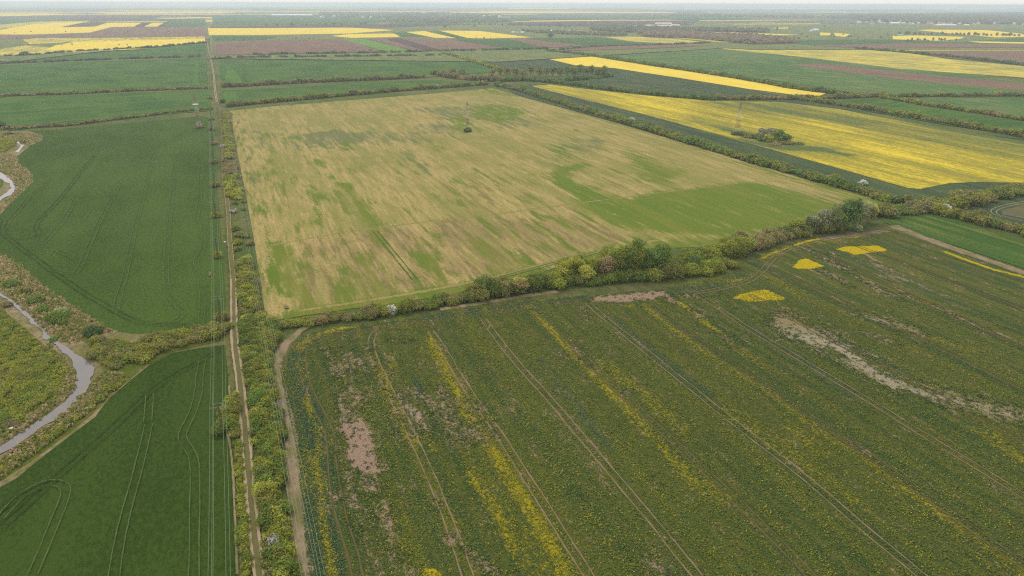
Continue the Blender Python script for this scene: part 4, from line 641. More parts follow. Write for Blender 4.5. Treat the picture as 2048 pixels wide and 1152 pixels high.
for (px, py, r, h, tt, lb) in [(118, 642, 4.2, 3.4, GN, 'big dark green bush on the right bank of the stream'), (72, 604, 3, 2.4, GN, 'green bush above the stream, left of the big dark one'), (88, 622, 2.2, 1.8, GN, 'small green bush touching the stream bank above the big dark one'), (52, 584, 3, 2.2, OL, 'olive bush near the left edge of the photo above the stream'), (22, 572, 3.2, 2.2, GN, 'leftmost green bush above the stream'), (186, 668, 3, 2.6, DG, 'dark bush tucked against the lower tip of the upper wheat field'), (200, 712, 3, 2.6, OL, 'brown green bush overhanging the inside of the stream bend'), (105, 682, 1.6, 1.0, SG, 'small bright green clump standing in the stream'), (14, 612, 2, 1.6, GB, 'small grey shrub on the left stream bank'), (125, 628, 2.2, 2.6, PALE_, 'pale flowering bush behind the big dark green one'), (24, 852, 2, 1.2, GB, 'grey clump on the left bank at the lowest stream reach'), (16, 270, 3, 1.8, DG, 'dark shrub on the dry bank near the upper stream'), (48, 285, 3, 2, OL, 'olive shrub beside the uppermost stream reach'), (4, 254, 5, 4.5, DG, 'dark rounded bush ending the lowest left hedge')]: bush(lb, px, py, r, h, tt)
for (px, py, r, h, tt, lb) in [(443, 640, 2.6, 3, OL, 'brown tinged bush at the foot of the second power pole'), (437, 515, 2.2, 2.6, YG * .9, 'yellow green bush on the track side at the foot of the third power pole'), (433, 434, 2.6, 2.8, YG * .85, 'rounded olive bush around the fourth power pole'), (431, 373, 2.8, 3, OL, 'rounded bush around the fifth power pole'), (429, 327, 3, 2.8, OL, 'bush around the sixth power pole'), (427, 289, 3, 2.6, GB, 'brown bush around the seventh power pole'), (425, 260, 3.4, 2.6, GB, 'flat bush around the eighth power pole'), (422, 240, 3.4, 3, YG * .9, 'yellowish bush just below the side hedge left of the track'),
                               (471, 461, 1.9, 2.4, GN, 'small dark green bush standing alone right of the track'), (478, 472, 2, 2.2, OL, 'olive bush just below the lone dark green bush'), (493, 474, 2.2, 2.0, OL, 'brownish shrub around the pole beside the dying crop field'), (475, 488, 2.2, 2, YG, 'yellow green bush above a small grey one right of the track'), (475, 500, 2, 1.7, GN, 'small grey green dome bush right of the track'), (500, 490, 2, 2, OL, 'shrub between the wires right of the grey green dome bush'), (470, 408, 1.6, 1.6, GN, 'dark little bush below the bright shrub patch'), (488, 405, 1.6, 1.5, GN, 'dark little bush at the crop edge below the bright shrub patch'), (486, 420, 1.5, 1.4, GN, 'tiny bush at the crop edge'), (461, 286, 2, 1.8, DG, 'dark small shrub at the crop edge high up the track'),
                               (448, 862, 2.6, 3.2, GN, 'dark leafy bush at the foot of the nearest left power pole'), (520, 806, 3.0, 3.8, SG, 'bright green rounded bush in the shrub belt opposite the nearest left power pole'), (935, 264, 3.6, 3.6, DG * 1.1, 'dark round bush at the foot of the middle lattice mast'), (398, 256, 4, 2.4, GB, 'grey brown shrub around the foot of the left lattice mast'),
                               (445, 206, 3.2, 4.2, DG, 'dark bush in the wheat right of the upper track'), (420, 198, 3, 2.4, OL, 'small bush left of the upper track'), (48, 111, 9, 7, DG, 'dark bush clump under the yellow field at far left'), (1998, 192, 6, 5.5, PK, 'pinkish bare bush rising from the thin hedge at right')]: bush(lb, px, py, r, h, tt, mix=OL if tt is GN else None)
# blossoming bushes
for (px, py, r, h, lb) in [(782, 628, 2.2, 3.6, 'white blossoming bush in the low hedge under the dying crop field'), (549, 1090, 1.5, 2.6, 'white blossoming bush in the shrub belt near the bottom of the photo'), (1889, 424, 3, 4.4, 'white blossoming bush in the brown hedge at right'), (1725, 372, 2.8, 3.6, 'pale blossoming bush behind the long dark hedge'), (467, 425, 2, 1.8, 'small cream bush alone on the track verge'), (449, 294, 3, 2, 'pale grey white shrub high on the track verge'), (873, 176, 4, 4, 'pale bush in the hedge above the dying crop field'), (1262, 244, 3.5, 4, 'greyish flowering bush in the long dark hedge')]:
    bush(lb, px, py, r, h, WHT_ * (.95 if h > 3.4 else .62), mat=BLOSSOM, name='flowering_bush', cat='bush', mix=GN)
# ---- trees one can tell apart
for (px, py, h, r, tt, t2, lb) in [(1040, 588, 6.5, 3, PK, YL, 'pinkish spring tree at the left end of the central trees'), (1128, 562, 8, 3.4, YL, YG, 'pale yellow leafing tree, first of the central trees'), (1152, 556, 9, 3.8, YL, YG, 'yellow green tree beside the pale yellow one'), (1172, 566, 7, 3, YL, YL, 'small bright yellow tree in front of the central trees'), (1186, 556, 8.5, 3, YG, YG, 'bright green yellow tree left of the pinkish brown one'), (1212, 558, 9, 3.6, PK, PK, 'pinkish brown tree in the middle of the central trees'), (1236, 552, 12.5, 4.2, GN, YG, 'tall green tree just right of the pinkish brown one'), (1264, 552, 14, 4.6, GN, YG, 'tallest green tree of the central trees'), (1292, 550, 11, 3.8, GN, GN, 'green tree right of the tallest central one'), (1320, 548, 12, 4.4, GN, SG, 'rounded dark green tree at the right of the central trees'), (1216, 540, 9, 4, SG, YG, 'hazy green tree behind the pinkish brown one'), (1385, 540, 6, 3, GN, DG, 'small grey green tree in the shrubs right of the central trees'), (1350, 545, 6.5, 3.2, DG, GN, 'low dark tree beside the grey green one'),
                                   (1590, 470, 7, 3.6, YG, GN, 'yellow green tree left of the willow group'), (1622, 466, 9.5, 4, GY, GN, 'grey leafing willow at the left of the willow group'), (1642, 464, 10.5, 4, GY, GY, 'pale brown willow, second from the left'), (1660, 463, 11, 4.2, GN, GY, 'soft green willow in front of the group'), (1680, 464, 9, 3.4, SG, GN, 'bright green tree at the front of the willow group'), (1697, 458, 14.5, 4.4, SG, DG, 'tallest tree of the willow group, dense and green'), (1718, 452, 12, 4.4, PALE_, GY, 'silvery white willow right of the tallest one'), (1734, 446, 9.5, 3.6, YL, OL, 'yellowish tree at the right end of the willow group'), (1670, 452, 11.5, 4, GY, GN, 'misty grey willow behind the group'), (1716, 464, 3.5, 1.8, PALE_, PALE_, 'small silvery shrub like tree at the foot of the willows'),
                                   (1526, 276, 8, 5, GY, GY, 'pale grey bare tree in the copse at the right mast'), (1543, 276, 7.5, 4.5, GY, PK, 'grey brown tree beside the pale one in the copse'), (1556, 281, 8, 5, GN, SG, 'green tree in the middle of the copse by the right mast'), (1570, 284, 6, 4.5, SG, GN, 'bright green tree at the right of the copse'), (1538, 283, 5.5, 4, OL, YL, 'yellowish low tree in front of the copse')]:
    tree(lb, px, py, h * 1.06, r * 1.28, tt, tint2=t2)
hedge('dark scrub running from the right mast into the copse', [(1468, 270), (1490, 274), (1520, 281), (1550, 289), (1590, 290)], 9, 3.6, [(DG, 2), (GB, 2), (GN, 2)]); bush('reddish bare bush in front of the copse', 1551, 292, 4.5, 2.6, PK); bush('low green shrubs at the right tip of the copse', 1596, 290, 5, 2.2, GN)
rg = np.random.default_rng(5)
wood = [(905, 152), (925, 154), (985, 152), (1000, 148), (1015, 153), (1032, 150), (1046, 154), (1062, 151), (1078, 153), (1092, 150), (1106, 152), (1120, 152), (1134, 149), (1148, 151), (1160, 150), (1172, 152), (1184, 153), (1196, 154), (1208, 154)]
for i, (px, py) in enumerate(wood):
    c = [OL, GN, SG][0 if px < 1100 and i % 2 == 0 else (1 if i % 3 else 2)]
    tree(['olive leafing tree in the left half of the small wood', 'darker green tree in the small wood', 'fresh green tree in the small wood'][0 if c is OL else (1 if c is GN else 2)], px, py + rg.uniform(-1, 2), rg.uniform(11, 13.5) + (3 if px > 1100 else 0), rg.uniform(6.5, 9), c, tint2=OL, group='trees of the small wood', cover=.9)
# ------------------------------------------------------------------ crop plants standing in the front field (too many to count)
rg = np.random.default_rng(77); FP = W([(566, 800), (556, 730), (570, 700), (600, 674), (800, 640), (1000, 604), (1180, 582), (1460, 548), (1700, 575), (2048, 640), (2180, 700), (2300, 1300), (640, 1300), (612, 1152), (598, 1000), (590, 900)])
lo, hi = FP.min(0), FP.max(0); n = 560000; P = rg.uniform(lo, hi, (n, 2)); dd = np.hypot(*P.T)
P = P[(rg.random(n) < np.clip((330 - dd) / 190, 0, 1)) & (dd < 330)]; P = P[sd_poly(P, FP) < -.5]
rr = np.c_[P, np.zeros(len(P))] @ np.array(RT); vv = np.c_[P, np.full(len(P), -H)] @ np.array(UP); ff = np.c_[P, np.full(len(P), -H)] @ np.array(fw)
P = P[(np.abs(rr / ff) < .80) & (vv / ff > -.46)]
so_, ye, sa, bl, pa = paint(P, R_S), paint(P, R_Y), paint(P, R_SAT), paint(P, R_BLUE), paint(P, R_P)
clump = np.sin(P[:, 0] * .9 + 2 * np.sin(P[:, 1] * .31)) * np.sin(P[:, 1] * .7 + 2 * np.sin(P[:, 0] * .23)) * .5 + .5
nz_ = np.sin(P[:, 0] * .8 + 3 * np.sin(P[:, 1] * .27 + P[:, 0] * .13)) * np.sin(P[:, 1] * .55 + 3 * np.sin(P[:, 0] * .31))
keep = (rg.random(len(P)) > np.clip((so_ + .12 * nz_ - .26) * 2.4, 0, .988)) & (rg.random(len(P)) < .25 + .9 * clump * (1 - .3 * bl) + .6 * bl + (so_ > .3) * .5) & (pa < .45)
for Lr, _ in RUTS:
    keep &= np.abs(sd_line(P, smooth(W(Lr), 2)) - 1.0) > .42
P, ye, sa, bl = P[keep], ye[keep], sa[keep], bl[keep]; n = len(P); q = 4
base = np.where((bl > .35)[:, None], np.array(lin(84, 110, 74)), np.array(lin(102, 118, 50))) * 1.22 * rg.uniform(.75, 1.25, n)[:, None]
gx_ = np.arange(-300, 900, 1.0); rs_ = np.random.default_rng(4)
def band(x, y, wl, warp): return np.interp(x + warp * np.sin(y * .021 + x * .01), gx_ * wl, rs_.uniform(0, 1, len(gx_)))
strip = .55 * band(P[:, 0], P[:, 1], 5.5, 1.2) + .45 * band(P[:, 0], P[:, 1], 1.7, .8)
patchy = .5 + .5 * np.sin(P[:, 0] * .13 + 2.2 * np.sin(P[:, 1] * .045)) * np.sin(P[:, 1] * .06 + 2 * np.sin(P[:, 0] * .09))
base = base * (.86 + .28 * strip * patchy)[:, None] * np.c_[.80 + .42 * strip, .94 + .12 * strip, 1.1 - .3 * strip]
isy = rg.random(n) < np.clip(.02 + .42 * strip ** 2.2 * (.4 + .9 * patchy) + ye * .40 + sa * .9, 0, .95)
# taller clumps surviving inside the bare patches
cN = 5200; cp = rg.uniform(FP.min(0), FP.max(0), (cN * 6, 2)); cp = cp[(np.hypot(*cp.T) < 340)]; cs_ = paint(cp, R_S); cp = cp[(cs_ > .22) & (rg.random(len(cp)) < np.clip(1.25 - cs_ * 1.05, .10, .8))][:cN]
ex = np.repeat(cp, 9, 0) + rg.normal(0, 1, (len(cp) * 9, 2)) * np.array([.34, .34]); bs = np.repeat(np.array(lin(80, 100, 52))[None, :] * rg.uniform(.75, 1.1, (len(cp), 1)), 9, 0)
P = np.vstack([P, ex]); base = np.vstack([base, bs]); isy = np.r_[isy, rg.random(len(ex)) < .10]; n = len(P)
V = []; Cc = []
for k in range(q):
    a = rg.uniform(0, 6.28, n); tilt = rg.uniform(.25, .9, n); r = rg.uniform(.08, .20, n); z0 = rg.uniform(.12, .42, n) + .06
    c = np.c_[P + np.c_[np.cos(a), np.sin(a)] * (r * .7)[:, None], z0]; u = np.c_[np.cos(a) * np.cos(tilt), np.sin(a) * np.cos(tilt), np.sin(tilt) * rg.choice([-1, 1], n)]; v = np.c_[-np.sin(a), np.cos(a), np.zeros(n)]
    V.append(np.stack([c - u * r[:, None], c - v * (r * .7)[:, None], c + u * r[:, None], c + v * (r * .7)[:, None]], 1))
    cc = base * rg.uniform(.75, 1.25, n)[:, None]
    if k == 3: cc = np.where(isy[:, None], np.array([lin(204, 190, 30), lin(166, 160, 36), lin(184, 170, 38)])[rg.integers(0, 3, n)] * rg.uniform(.7, 1.15, n)[:, None], cc)
    if k == 3: V[-1][:, :, 2] += np.where(isy, .18, 0)[:, None]
    Cc.append(np.repeat(cc, 4, 0))
V = np.concatenate([v.reshape(-1, 3) for v in V]); m_ = len(V) // 4
tag(mesh('crop_plants', V, np.arange(4 * m_).reshape(m_, 4), PLANT, col=np.vstack(Cc)), kind='stuff')
# dry reeds and grass tufts on the stream banks
P = []
for poly, cnt in (([(0, 508), (40, 530), (90, 575), (150, 616), (205, 650), (235, 664), (170, 668), (150, 690), (110, 680), (60, 630), (0, 575)], 3000), ([(0, 305), (36, 312), (36, 325), (66, 350), (66, 362), (20, 408), (0, 430), (-30, 440), (34, 380), (20, 352), (-30, 330)], 1700), ([(0, 262), (84, 270), (85, 280), (52, 298), (50, 285), (30, 278), (0, 268)], 1400), ([(205, 745), (250, 752), (215, 792), (150, 846), (60, 916), (0, 960), (-40, 980), (20, 905), (110, 845), (180, 780)], 1800), ([(88, 676), (148, 745), (150, 775), (128, 800), (60, 852), (0, 890), (0, 875), (60, 835), (120, 790), (138, 750)], 1500)):
    Q = W(poly); lo, hi = Q.min(0), Q.max(0); g = rg.uniform(lo, hi, (cnt * 3, 2)); P.append(g[sd_poly(g, Q) < 0][:cnt])
P = np.vstack(P); n = len(P); V = []; Cc = []; pale = np.array([lin(176, 154, 124), lin(150, 138, 96), lin(120, 124, 62), lin(110, 122, 48)])[rg.integers(0, 4, n)] * 1.75
for k in range(3):
    a = rg.uniform(0, 6.28, n); hh = rg.uniform(.35, 1.0, n); wv = rg.uniform(.12, .35, n); c = np.c_[P + rg.normal(0, .3, (n, 2)), np.full(n, .05)]; s_ = np.c_[np.cos(a), np.sin(a), np.zeros(n)] * wv[:, None]; up_ = np.c_[rg.normal(0, .25, (n, 2)), np.ones(n)] * hh[:, None]
    V.append(np.stack([c - s_, c + s_, c + s_ * 1.2 + up_, c - s_ * 1.2 + up_], 1).reshape(-1, 3)); Cc.append(np.repeat(pale * rg.uniform(.8, 1.2, n)[:, None], 4, 0))
V = np.concatenate(V); m_ = len(V) // 4; tag(mesh('reeds', V, np.arange(4 * m_).reshape(m_, 4), PLANT, col=np.vstack(Cc)), kind='stuff')
# ------------------------------------------------------------------ power lines
WOOD = flat('weathered_pole_wood', lin(118, 106, 92)); STEEL = flat('galvanised_steel', lin(140, 142, 138), .6, .3); PORC = flat('insulator_porcelain', lin(190, 186, 176), .3, .5); WIRE = flat('cable_aluminium', lin(150, 164, 132), .6, .2)
LP = [(447, 868), (443, 641), (437, 517), (433, 436), (431, 375), (429, 329), (427, 291), (425, 262), (423, 240)]
ARM_L = [(-1.9, 8.1), (-1.35, 8.1), (1.75, 8.1), (-.95, 9.0), (1.15, 9.0)]
def pole_left(label, px, py):
    x, y = at(px, py); t_ = empty('power_pole', (x, y, 0), label, 'power pole', 'poles of the left power line')
    m = MB(); m.bar((-.28, 0, -.3), (-.06, 0, 9.3), .15, .10, 8); m.bar((.28, 0, -.3), (.06, 0, 9.3), .15, .10, 8); m.build('mast', WOOD, t_)
    for z, w1, w2 in ((8.1, -2.0, 1.9), (9.0, -1.1, 1.3)):
        m = MB(); m.box(w1, w2, -.16, -.06, z - .12, z - .02); m.build('crossarm', STEEL, t_)
    m = MB(); m.bar((-.1, -.1, 7.2), (-1.1, -.1, 8.0), .04); m.bar((.1, -.1, 7.2), (1.1, -.1, 8.0), .04); m.build('brace', STEEL, t_)
    for wx_, wz in ARM_L:
        m = MB(); m.bar((wx_, -.11, wz - .02), (wx_, -.11, wz + .18), .06, .04); m.build('insulator', PORC, t_)
LBL = ['nearest pole of the left power line, two crossarms, above the lower wheat field', 'second pole of the left line, its foot in a brown bush by the side hedge', 'third pole of the left line, beside the upper wheat field', 'fourth pole of the left line, in a rounded olive bush', 'fifth pole of the left line beside the bright shrub patch', 'sixth pole of the left line beside the grey brown shrubs', 'seventh pole of the left line', 'eighth pole of the left line, near the left mast', 'farthest visible pole of the left line at the side hedge']
for l_, (px, py) in zip(LBL, LP): pole_left(l_, px, py)
RP = [(567, 849), (519, 593), (496, 466), (483, 383), (474, 325), (468, 283), (463, 251)]
ARM_R = [(-1.9, 6.6), (-1.2, 6.6), (-.6, 7.2), (.7, 7.2), (1.3, 6.6), (2.0, 6.6)]
def pole_right(label, px, py):
    x, y = at(px, py); t_ = empty('power_pole', (x, y, 0), label, 'power pole', 'poles of the right power line')
    m = MB(); m.bar((0, 0, -.3), (0, 0, 7.2), .17, .12, 8); m.build('mast', flatc, t_)
    m = MB(); m.box(-2.1, 2.2, -.18, -.08, 6.45, 6.57); m.build('crossarm', STEEL, t_); m = MB(); m.box(-.8, .9, -.18, -.08, 7.05, 7.17); m.build('crossarm', STEEL, t_)
    m = MB(); m.bar((-.1, -.13, 5.8), (-1.0, -.13, 6.45), .04); m.bar((.1, -.13, 5.8), (1.0, -.13, 6.45), .04); m.build('brace', STEEL, t_)
    for wx_, wz in ARM_R:
        m = MB(); m.bar((wx_, -.13, wz - .03), (wx_, -.13, wz + .15), .05, .035); m.build('insulator', PORC, t_)
flatc = flat('concrete_pole', lin(170, 164, 152))
LBL = ['nearest pole of the right power line, over the bare field margin', 'second pole of the right line, pale, rising from yellow green scrub', 'third pole of the right line, white, at the dying crop edge', 'fourth pole of the right line beside the bright shrub patch', 'fifth pole of the right line at the grey brown shrubs', 'sixth pole of the right line', 'farthest visible pole of the right line']
for l_, (px, py) in zip(LBL, RP): pole_right(l_, px, py)
def wires(poles, arms, side, dz):
    B = np.array([at(*p) for p in poles]); back = [B[0] + (B[0] - B[1]) * k for k in (1.05,)]; B = np.vstack([back, B])
    for i_, (wx_, wz) in enumerate(arms):
        pts = []
        for a, b in zip(B[:-1], B[1:]):
            for k in range(10):
                s = k / 10; p = a + (b - a) * s; pts.append((p[0] + wx_, p[1] - .12, wz + dz - 4 * .9 * s * (1 - s)))
        pts.append((B[-1][0] + wx_, B[-1][1] - .12, wz + dz)); m = MB()
        for a, b in zip(pts[:-1], pts[1:]): m.bar(a, b, .024, n=4)
        tag(m.build('overhead_cable', WIRE), '%s of the %d thin cables strung along the %s row of poles' % (['leftmost', 'second from left', 'third from left', 'fourth from left', 'fifth from left', 'rightmost'][i_] if i_ < len(arms) - 1 else 'rightmost', len(arms), side), 'cable', 'cables of the %s power line' % side)
wires(LP, sorted(ARM_L), 'left', .18); wires(RP, sorted(ARM_R), 'right', .15)
# ------------------------------------------------------------------ lattice masts
def m_band(name, period, off):
    t = NT(name); z = t.n('ShaderNodeSeparateXYZ'); t.put(z.inputs[0], t.geo()); f = t.math('FRACT', t.math('DIVIDE', t.math('ADD', z.outputs[2], off), period))
    t.principled(t.mix(t.math('GREATER_THAN', f, .5), lin(214, 208, 190), lin(156, 118, 98)), .6, .3); return t.m
def mast(label, px, py, h, wb, wt, period, off, plat=None, panel=None):
    x, y = at(px, py); t_ = empty('lattice_mast', (x, y, 0), label, 'mast', 'red and white lattice masts in the fields', rz=rad(20)); mt = m_band('banded_paint', period, off)
    wd = lambda z: (wb + (wt - wb) * min(1, z / h)) / 2
    cs = [(1, 1), (1, -1), (-1, -1), (-1, 1)]
    for sx, sy in cs:
        m = MB(); m.bar((sx * wd(0), sy * wd(0), -.2), (sx * wd(h), sy * wd(h), h), .08, .06, 6); m.build('leg', mt, t_)
    m = MB(); z = 0
    while z < h - .8:
        z2 = min(h, z + max(1.3, 2 * wd(z) * .9)); a, b = wd(z), wd(z2)
        for i in range(4):
            (x1, y1), (x2, y2) = cs[i], cs[(i + 1) % 4]
            m.bar((x1 * a, y1 * a, z), (x2 * b, y2 * b, z2), .04, n=4); m.bar((x2 * a, y2 * a, z), (x1 * b, y1 * b, z2), .04, n=4); m.bar((x1 * b, y1 * b, z2), (x2 * b, y2 * b, z2), .04, n=4)
        z = z2
    m.build('lattice', mt, t_)
    m = MB(); m.bar((0, 0, h - .3), (0, 0, h + 2.2), .08, .05); m.build('antenna', STEEL, t_)
    white = flat('white_paint', (.75, .74, .70))
    if plat:
        q = wd(plat) + 1.3; m = MB(); m.box(-q, q, -q, q, plat - .15, plat); m.build('platform', white, t_)
        m = MB()
        for sx, sy in cs: m.bar((sx * q * .95, sy * q * .95, plat), (sx * q * .95, sy * q * .95, plat + 1), .05, n=4)
        for i in range(4): m.bar((cs[i][0] * q * .95, cs[i][1] * q * .95, plat + 1), (cs[(i + 1) % 4][0] * q * .95, cs[(i + 1) % 4][1] * q * .95, plat + 1), .05, n=4)
        m.build('railing', white, t_)
    if panel:
        for a in (0, 2.1, 4.2):
            m = MB(); m.box(-.25, .25, -.15, .15, panel, panel + 2.2); o = m.build('panel_antenna', white, t_); o.location = (math.cos(a) * (wd(panel) + .3), math.sin(a) * (wd(panel) + .3), 0); o.rotation_euler = (0, 0, a)
mast('left lattice mast with a white platform, standing in the wheat beside the track', 399, 256, 27.5, 3.6, 1.0, 15, 1.5, plat=20)
mast('middle lattice mast, the thinnest, in the dying crop with a dark bush at its foot', 935.5, 261, 28, 1.9, .7, 13, 2.5, panel=18)
mast('right lattice mast in the flowering rapeseed beside the dark copse', 1474, 266, 25, 3.0, 1.0, 14, 3, plat=None, panel=17)
# ------------------------------------------------------------------ small things
def bird(label, px, py, z, flying, rz):
    x, y = at(px, py, z); t_ = empty('white_bird', (x, y, z), label, 'bird', rz=rz); wh = flat('white_feathers', (.82, .82, .76))
    V = []; Fc = []; prof = [(-.55, .02, 0), (-.4, .09, 0), (-.15, .15, .0), (.1, .15, .03), (.3, .09, .06), (.42, .04, .10), (.5, .05, .14), (.58, .04, .15), (.68, .008, .13)]
    zz = 0 if flying else .45
    for xx, r, dz in prof: V += [(xx, r * math.cos(a), zz + dz + r * math.sin(a)) for a in [i * math.pi / 4 for i in range(8)]]
    for i in range(len(prof) - 1): Fc += [(i * 8 + k, i * 8 + (k + 1) % 8, i * 8 + 8 + (k + 1) % 8, i * 8 + 8 + k) for k in range(8)]
    mesh('body', V, Fc, wh, t_)
    if flying:
        for s in (1, -1): mesh('wing', [(.15, s * .08, .06), (-.2, s * .08, .06), (-.12, s * .6, .16), (.12, s * .55, .17), (-.02, s * .95, .08), (.15, s * .08, .03), (-.2, s * .08, .03), (-.02, s * .95, .06)], [(0, 1, 2, 3), (3, 2, 4), (5, 3, 4, 7), (5, 7, 2, 6)], wh, t_)
    else:
        for s in (1, -1):
            m = MB(); m.bar((0, s * .06, 0), (0, s * .06, zz - .08), .015); m.build('leg', BARK, t_)
bird('white bird gliding low beside the dirt track, over the verge', 450, 484, 1.5, True, rad(40)); bird('white bird standing in the dying crop field, left one of two', 783, 452, 0, False, .3); bird('white bird standing in the dying crop field, right one of two', 791, 451, 0, False, 2.5)
STN = flat('pale_stone', (.62, .60, .54))
for (px, py, s, lb) in [(498, 1061, .45, 'pale stone on the left rut of the dirt track near the bottom'), (420.8, 547, .5, 'white stone on the bare spot in the upper wheat field'), (504, 1115, .3, 'small pale stone in the right rut near the bottom of the photo'), (506, 868, .35, 'pale stone at the shrub belt edge right of the track'), (24, 860, .9, 'pale boulder on the left bank of the lowest stream reach')]:
    rg = np.random.default_rng(int(px)); bm_v = []; Fc = []; x, y = at(px, py)
    for i in range(5):
        ph = math.pi * (i / 4 - .5) * .98
        bm_v += [(s * math.cos(ph) * math.cos(a) * rg.uniform(.8, 1.1), s * math.cos(ph) * math.sin(a) * rg.uniform(.6, .9), s * (.45 + .55 * math.sin(ph)) * .8) for a in [k * math.pi / 4 for k in range(8)]]
    for i in range(4): Fc += [(i * 8 + k, i * 8 + (k + 1) % 8, i * 8 + 8 + (k + 1) % 8, i * 8 + 8 + k) for k in range(8)]
    o = mesh('stone', bm_v, Fc, STN); o.location = (x, y, 0); tag(o, lb, 'stone')
barepatch = m_soil('bare_patch_soil', lin(132, 120, 86), lin(108, 104, 66))
field('bare_patch', [(418, 546), (421, 545), (422.5, 548), (421, 554), (419, 555), (417.5, 551)], barepatch); field('bare_patch', [(568, 614), (577, 615), (579, 620), (570, 619)], barepatch)
def van(label, px, py, rz):
    x, y = at(px, py); t_ = empty('parked_van', (x, y, 0), label, 'van', rz=rz); wh = flat('white_car_paint', (.8, .8, .78), .35, .5); gl = flat('dark_glass', (.03, .035, .04), .1, .5); ty = flat('tyre_rubber', (.03, .03, .03))
    pr = [(-2.5, .45), (-2.5, 2.1), (-2.3, 2.25), (1.1, 2.25), (1.8, 1.35), (2.5, 1.15), (2.55, .45)]; V = [(a, -.95, b) for a, b in pr] + [(a, .95, b) for a, b in pr]; k = len(pr)
    mesh('body', V, [tuple(range(k))[::-1], tuple(range(k, 2 * k))] + [(i, (i + 1) % k, k + (i + 1) % k, k + i) for i in range(k)], wh, t_)
    mesh('windscreen', [(1.2, -.85, 2.16), (1.2, .85, 2.16), (1.82, .85, 1.40), (1.82, -.85, 1.40)], [(0, 3, 2, 1)], gl, t_)
    for wx_ in (-1.6, 1.6):
        for s in (1, -1): m = MB(); m.bar((wx_, s * .75, .35), (wx_, s * .98, .35), .36, n=14); m.build('wheel', ty, t_)
van('white van parked at the foot of the small wood, left one of two', 1156, 158, .1); van('white van parked at the foot of the small wood, right one of two', 1164, 158, .3)
# ------------------------------------------------------------------ far trees, farms and the village
fr = np.random.default_rng(21)
def proto_tree(tint, h, r, leaf):
    t_ = empty('tree', (0, 0, 0), 'tree', 'tree'); m = MB(); m.bar((0, 0, -.2), (0, 0, h * .6), h * .03, h * .012, 6); m.bar((0, 0, h * .3), (r * .5, 0, h * .6), h * .014, h * .006, 4); m.bar((0, 0, h * .28), (-r * .4, r * .3, h * .6), h * .014, h * .006, 4); m.build('trunk', BARK, t_)
    L = [(r * .4 * math.cos(a), r * .4 * math.sin(a), h * (.5 + .12 * math.sin(a * 2)), r * .6, r * .6, h * .26) for a in (0, 1.6, 3.1, 4.7)] + [(0, 0, h * .72, r * .55, r * .55, h * .26)]
    V, C_ = cloud(fr, L, leaf, tint, 1.2); n = len(V) // 4; mesh('crown', V, np.arange(4 * n).reshape(n, 4), LEAF, t_, col=C_); return t_
def place(protos, px, py, s, label, group):
    k = fr.integers(len(protos)); o, used = protos[k]; x, y = at(px, py); loc = (x, y, 0)
    sc = (s * fr.uniform(.85, 1.15), s * fr.uniform(.85, 1.15), s * fr.uniform(.85, 1.12)); rz = fr.uniform(0, 6)
    if not used: o.location = loc; o.rotation_euler = (0, 0, rz); o.scale = sc; o['label'] = label; o['group'] = group; protos[k][1] = True
    else: copy_tree(o, loc, rz, sc, label, group)
AV = [[proto_tree(tn(96, 96, 62), 14, 6.0, 1.9), False], [proto_tree(tn(120, 104, 78), 14, 5.5, 1.9), False], [proto_tree(tn(84, 98, 54), 14, 6.5, 1.9), False]]
for i in range(27):
    px = 1800 + i * 9.2 + fr.uniform(-2.5, 2.5); py = 70.5 + (px - 1800) / 240 * 3.2; place(AV, px, py, fr.uniform(.7, 1.15), 'tree in the long single row standing before the far yellow field', 'row of avenue trees at far right')
LON = [[proto_tree(tn(72, 88, 52), 13, 8, 2.2), False], [proto_tree(tn(84, 92, 60), 12, 7, 2.2), False]]
for px, py, s in [(555, 52, .9), (584, 52, 1.1), (613, 52, 1.0), (622, 52, .5), (652, 51, .9), (668, 51, 1.1), (683, 51, .7), (722, 49.5, 1.0), (731, 49.5, 1.1), (500, 53, .6), (532, 52.5, .7)]: place(LON, px, py, s, 'round dark tree in the loose row beyond the long yellow field', 'round trees beyond the long yellow field')
tree('grey green tree standing alone on the thin yellow strip, left of a smaller one', 890, 56, 14, 8, GN); tree('smaller grey green tree on the thin yellow strip', 949, 54.5, 10, 7, GN); tree('broad dark tree right of the far yellow field, alone in the pasture', 1101, 76, 14, 12, DG, cover=1.3)
tree('lone far tree in the pasture above the thin yellow hedge line', 1649, 54.5, 9, 6, DG); tree('narrow dark tree before the pale yellow far field', 1553.5, 62, 15, 3, DG)
MIDT = [[proto_tree(tn(92, 98, 66), 11, 5, 2.0), False], [proto_tree(tn(104, 98, 76), 12, 4, 2.0), False], [proto_tree(tn(78, 94, 60), 10, 5.5, 2.0), False]]
for i in range(44): px = fr.uniform(880, 1150); place(MIDT, px, 47 + (px - 880) / 270 * 8 + fr.uniform(-1.5, 1.5), fr.uniform(.6, 1.1), 'hazy tree in the scattered line across the far middle plain', 'scattered trees across the far middle plain')
for i in range(26): px = fr.uniform(1380, 1800); place(MIDT, px, 74 + fr.uniform(-4, 5), fr.uniform(.4, .8), 'small hazy tree among the far fields at right', 'small trees among the far fields at right')
for i in range(26): px = fr.uniform(430, 1080); place(MIDT, px, 79 - (px - 430) / 650 * 4 + fr.uniform(-2, 2) + (25 if i % 3 == 0 else 0), fr.uniform(.3, .6), 'little bush among the far ploughed and yellow fields', 'little bushes among the far ploughed and yellow fields')
for i in range(18): px = fr.uniform(20, 400); place(MIDT, px, [66, 77, 92][i % 3] + fr.uniform(-1.5, 1.5), fr.uniform(.3, .6), 'little bush along the yellow fields at far left', 'little bushes along the far left fields')
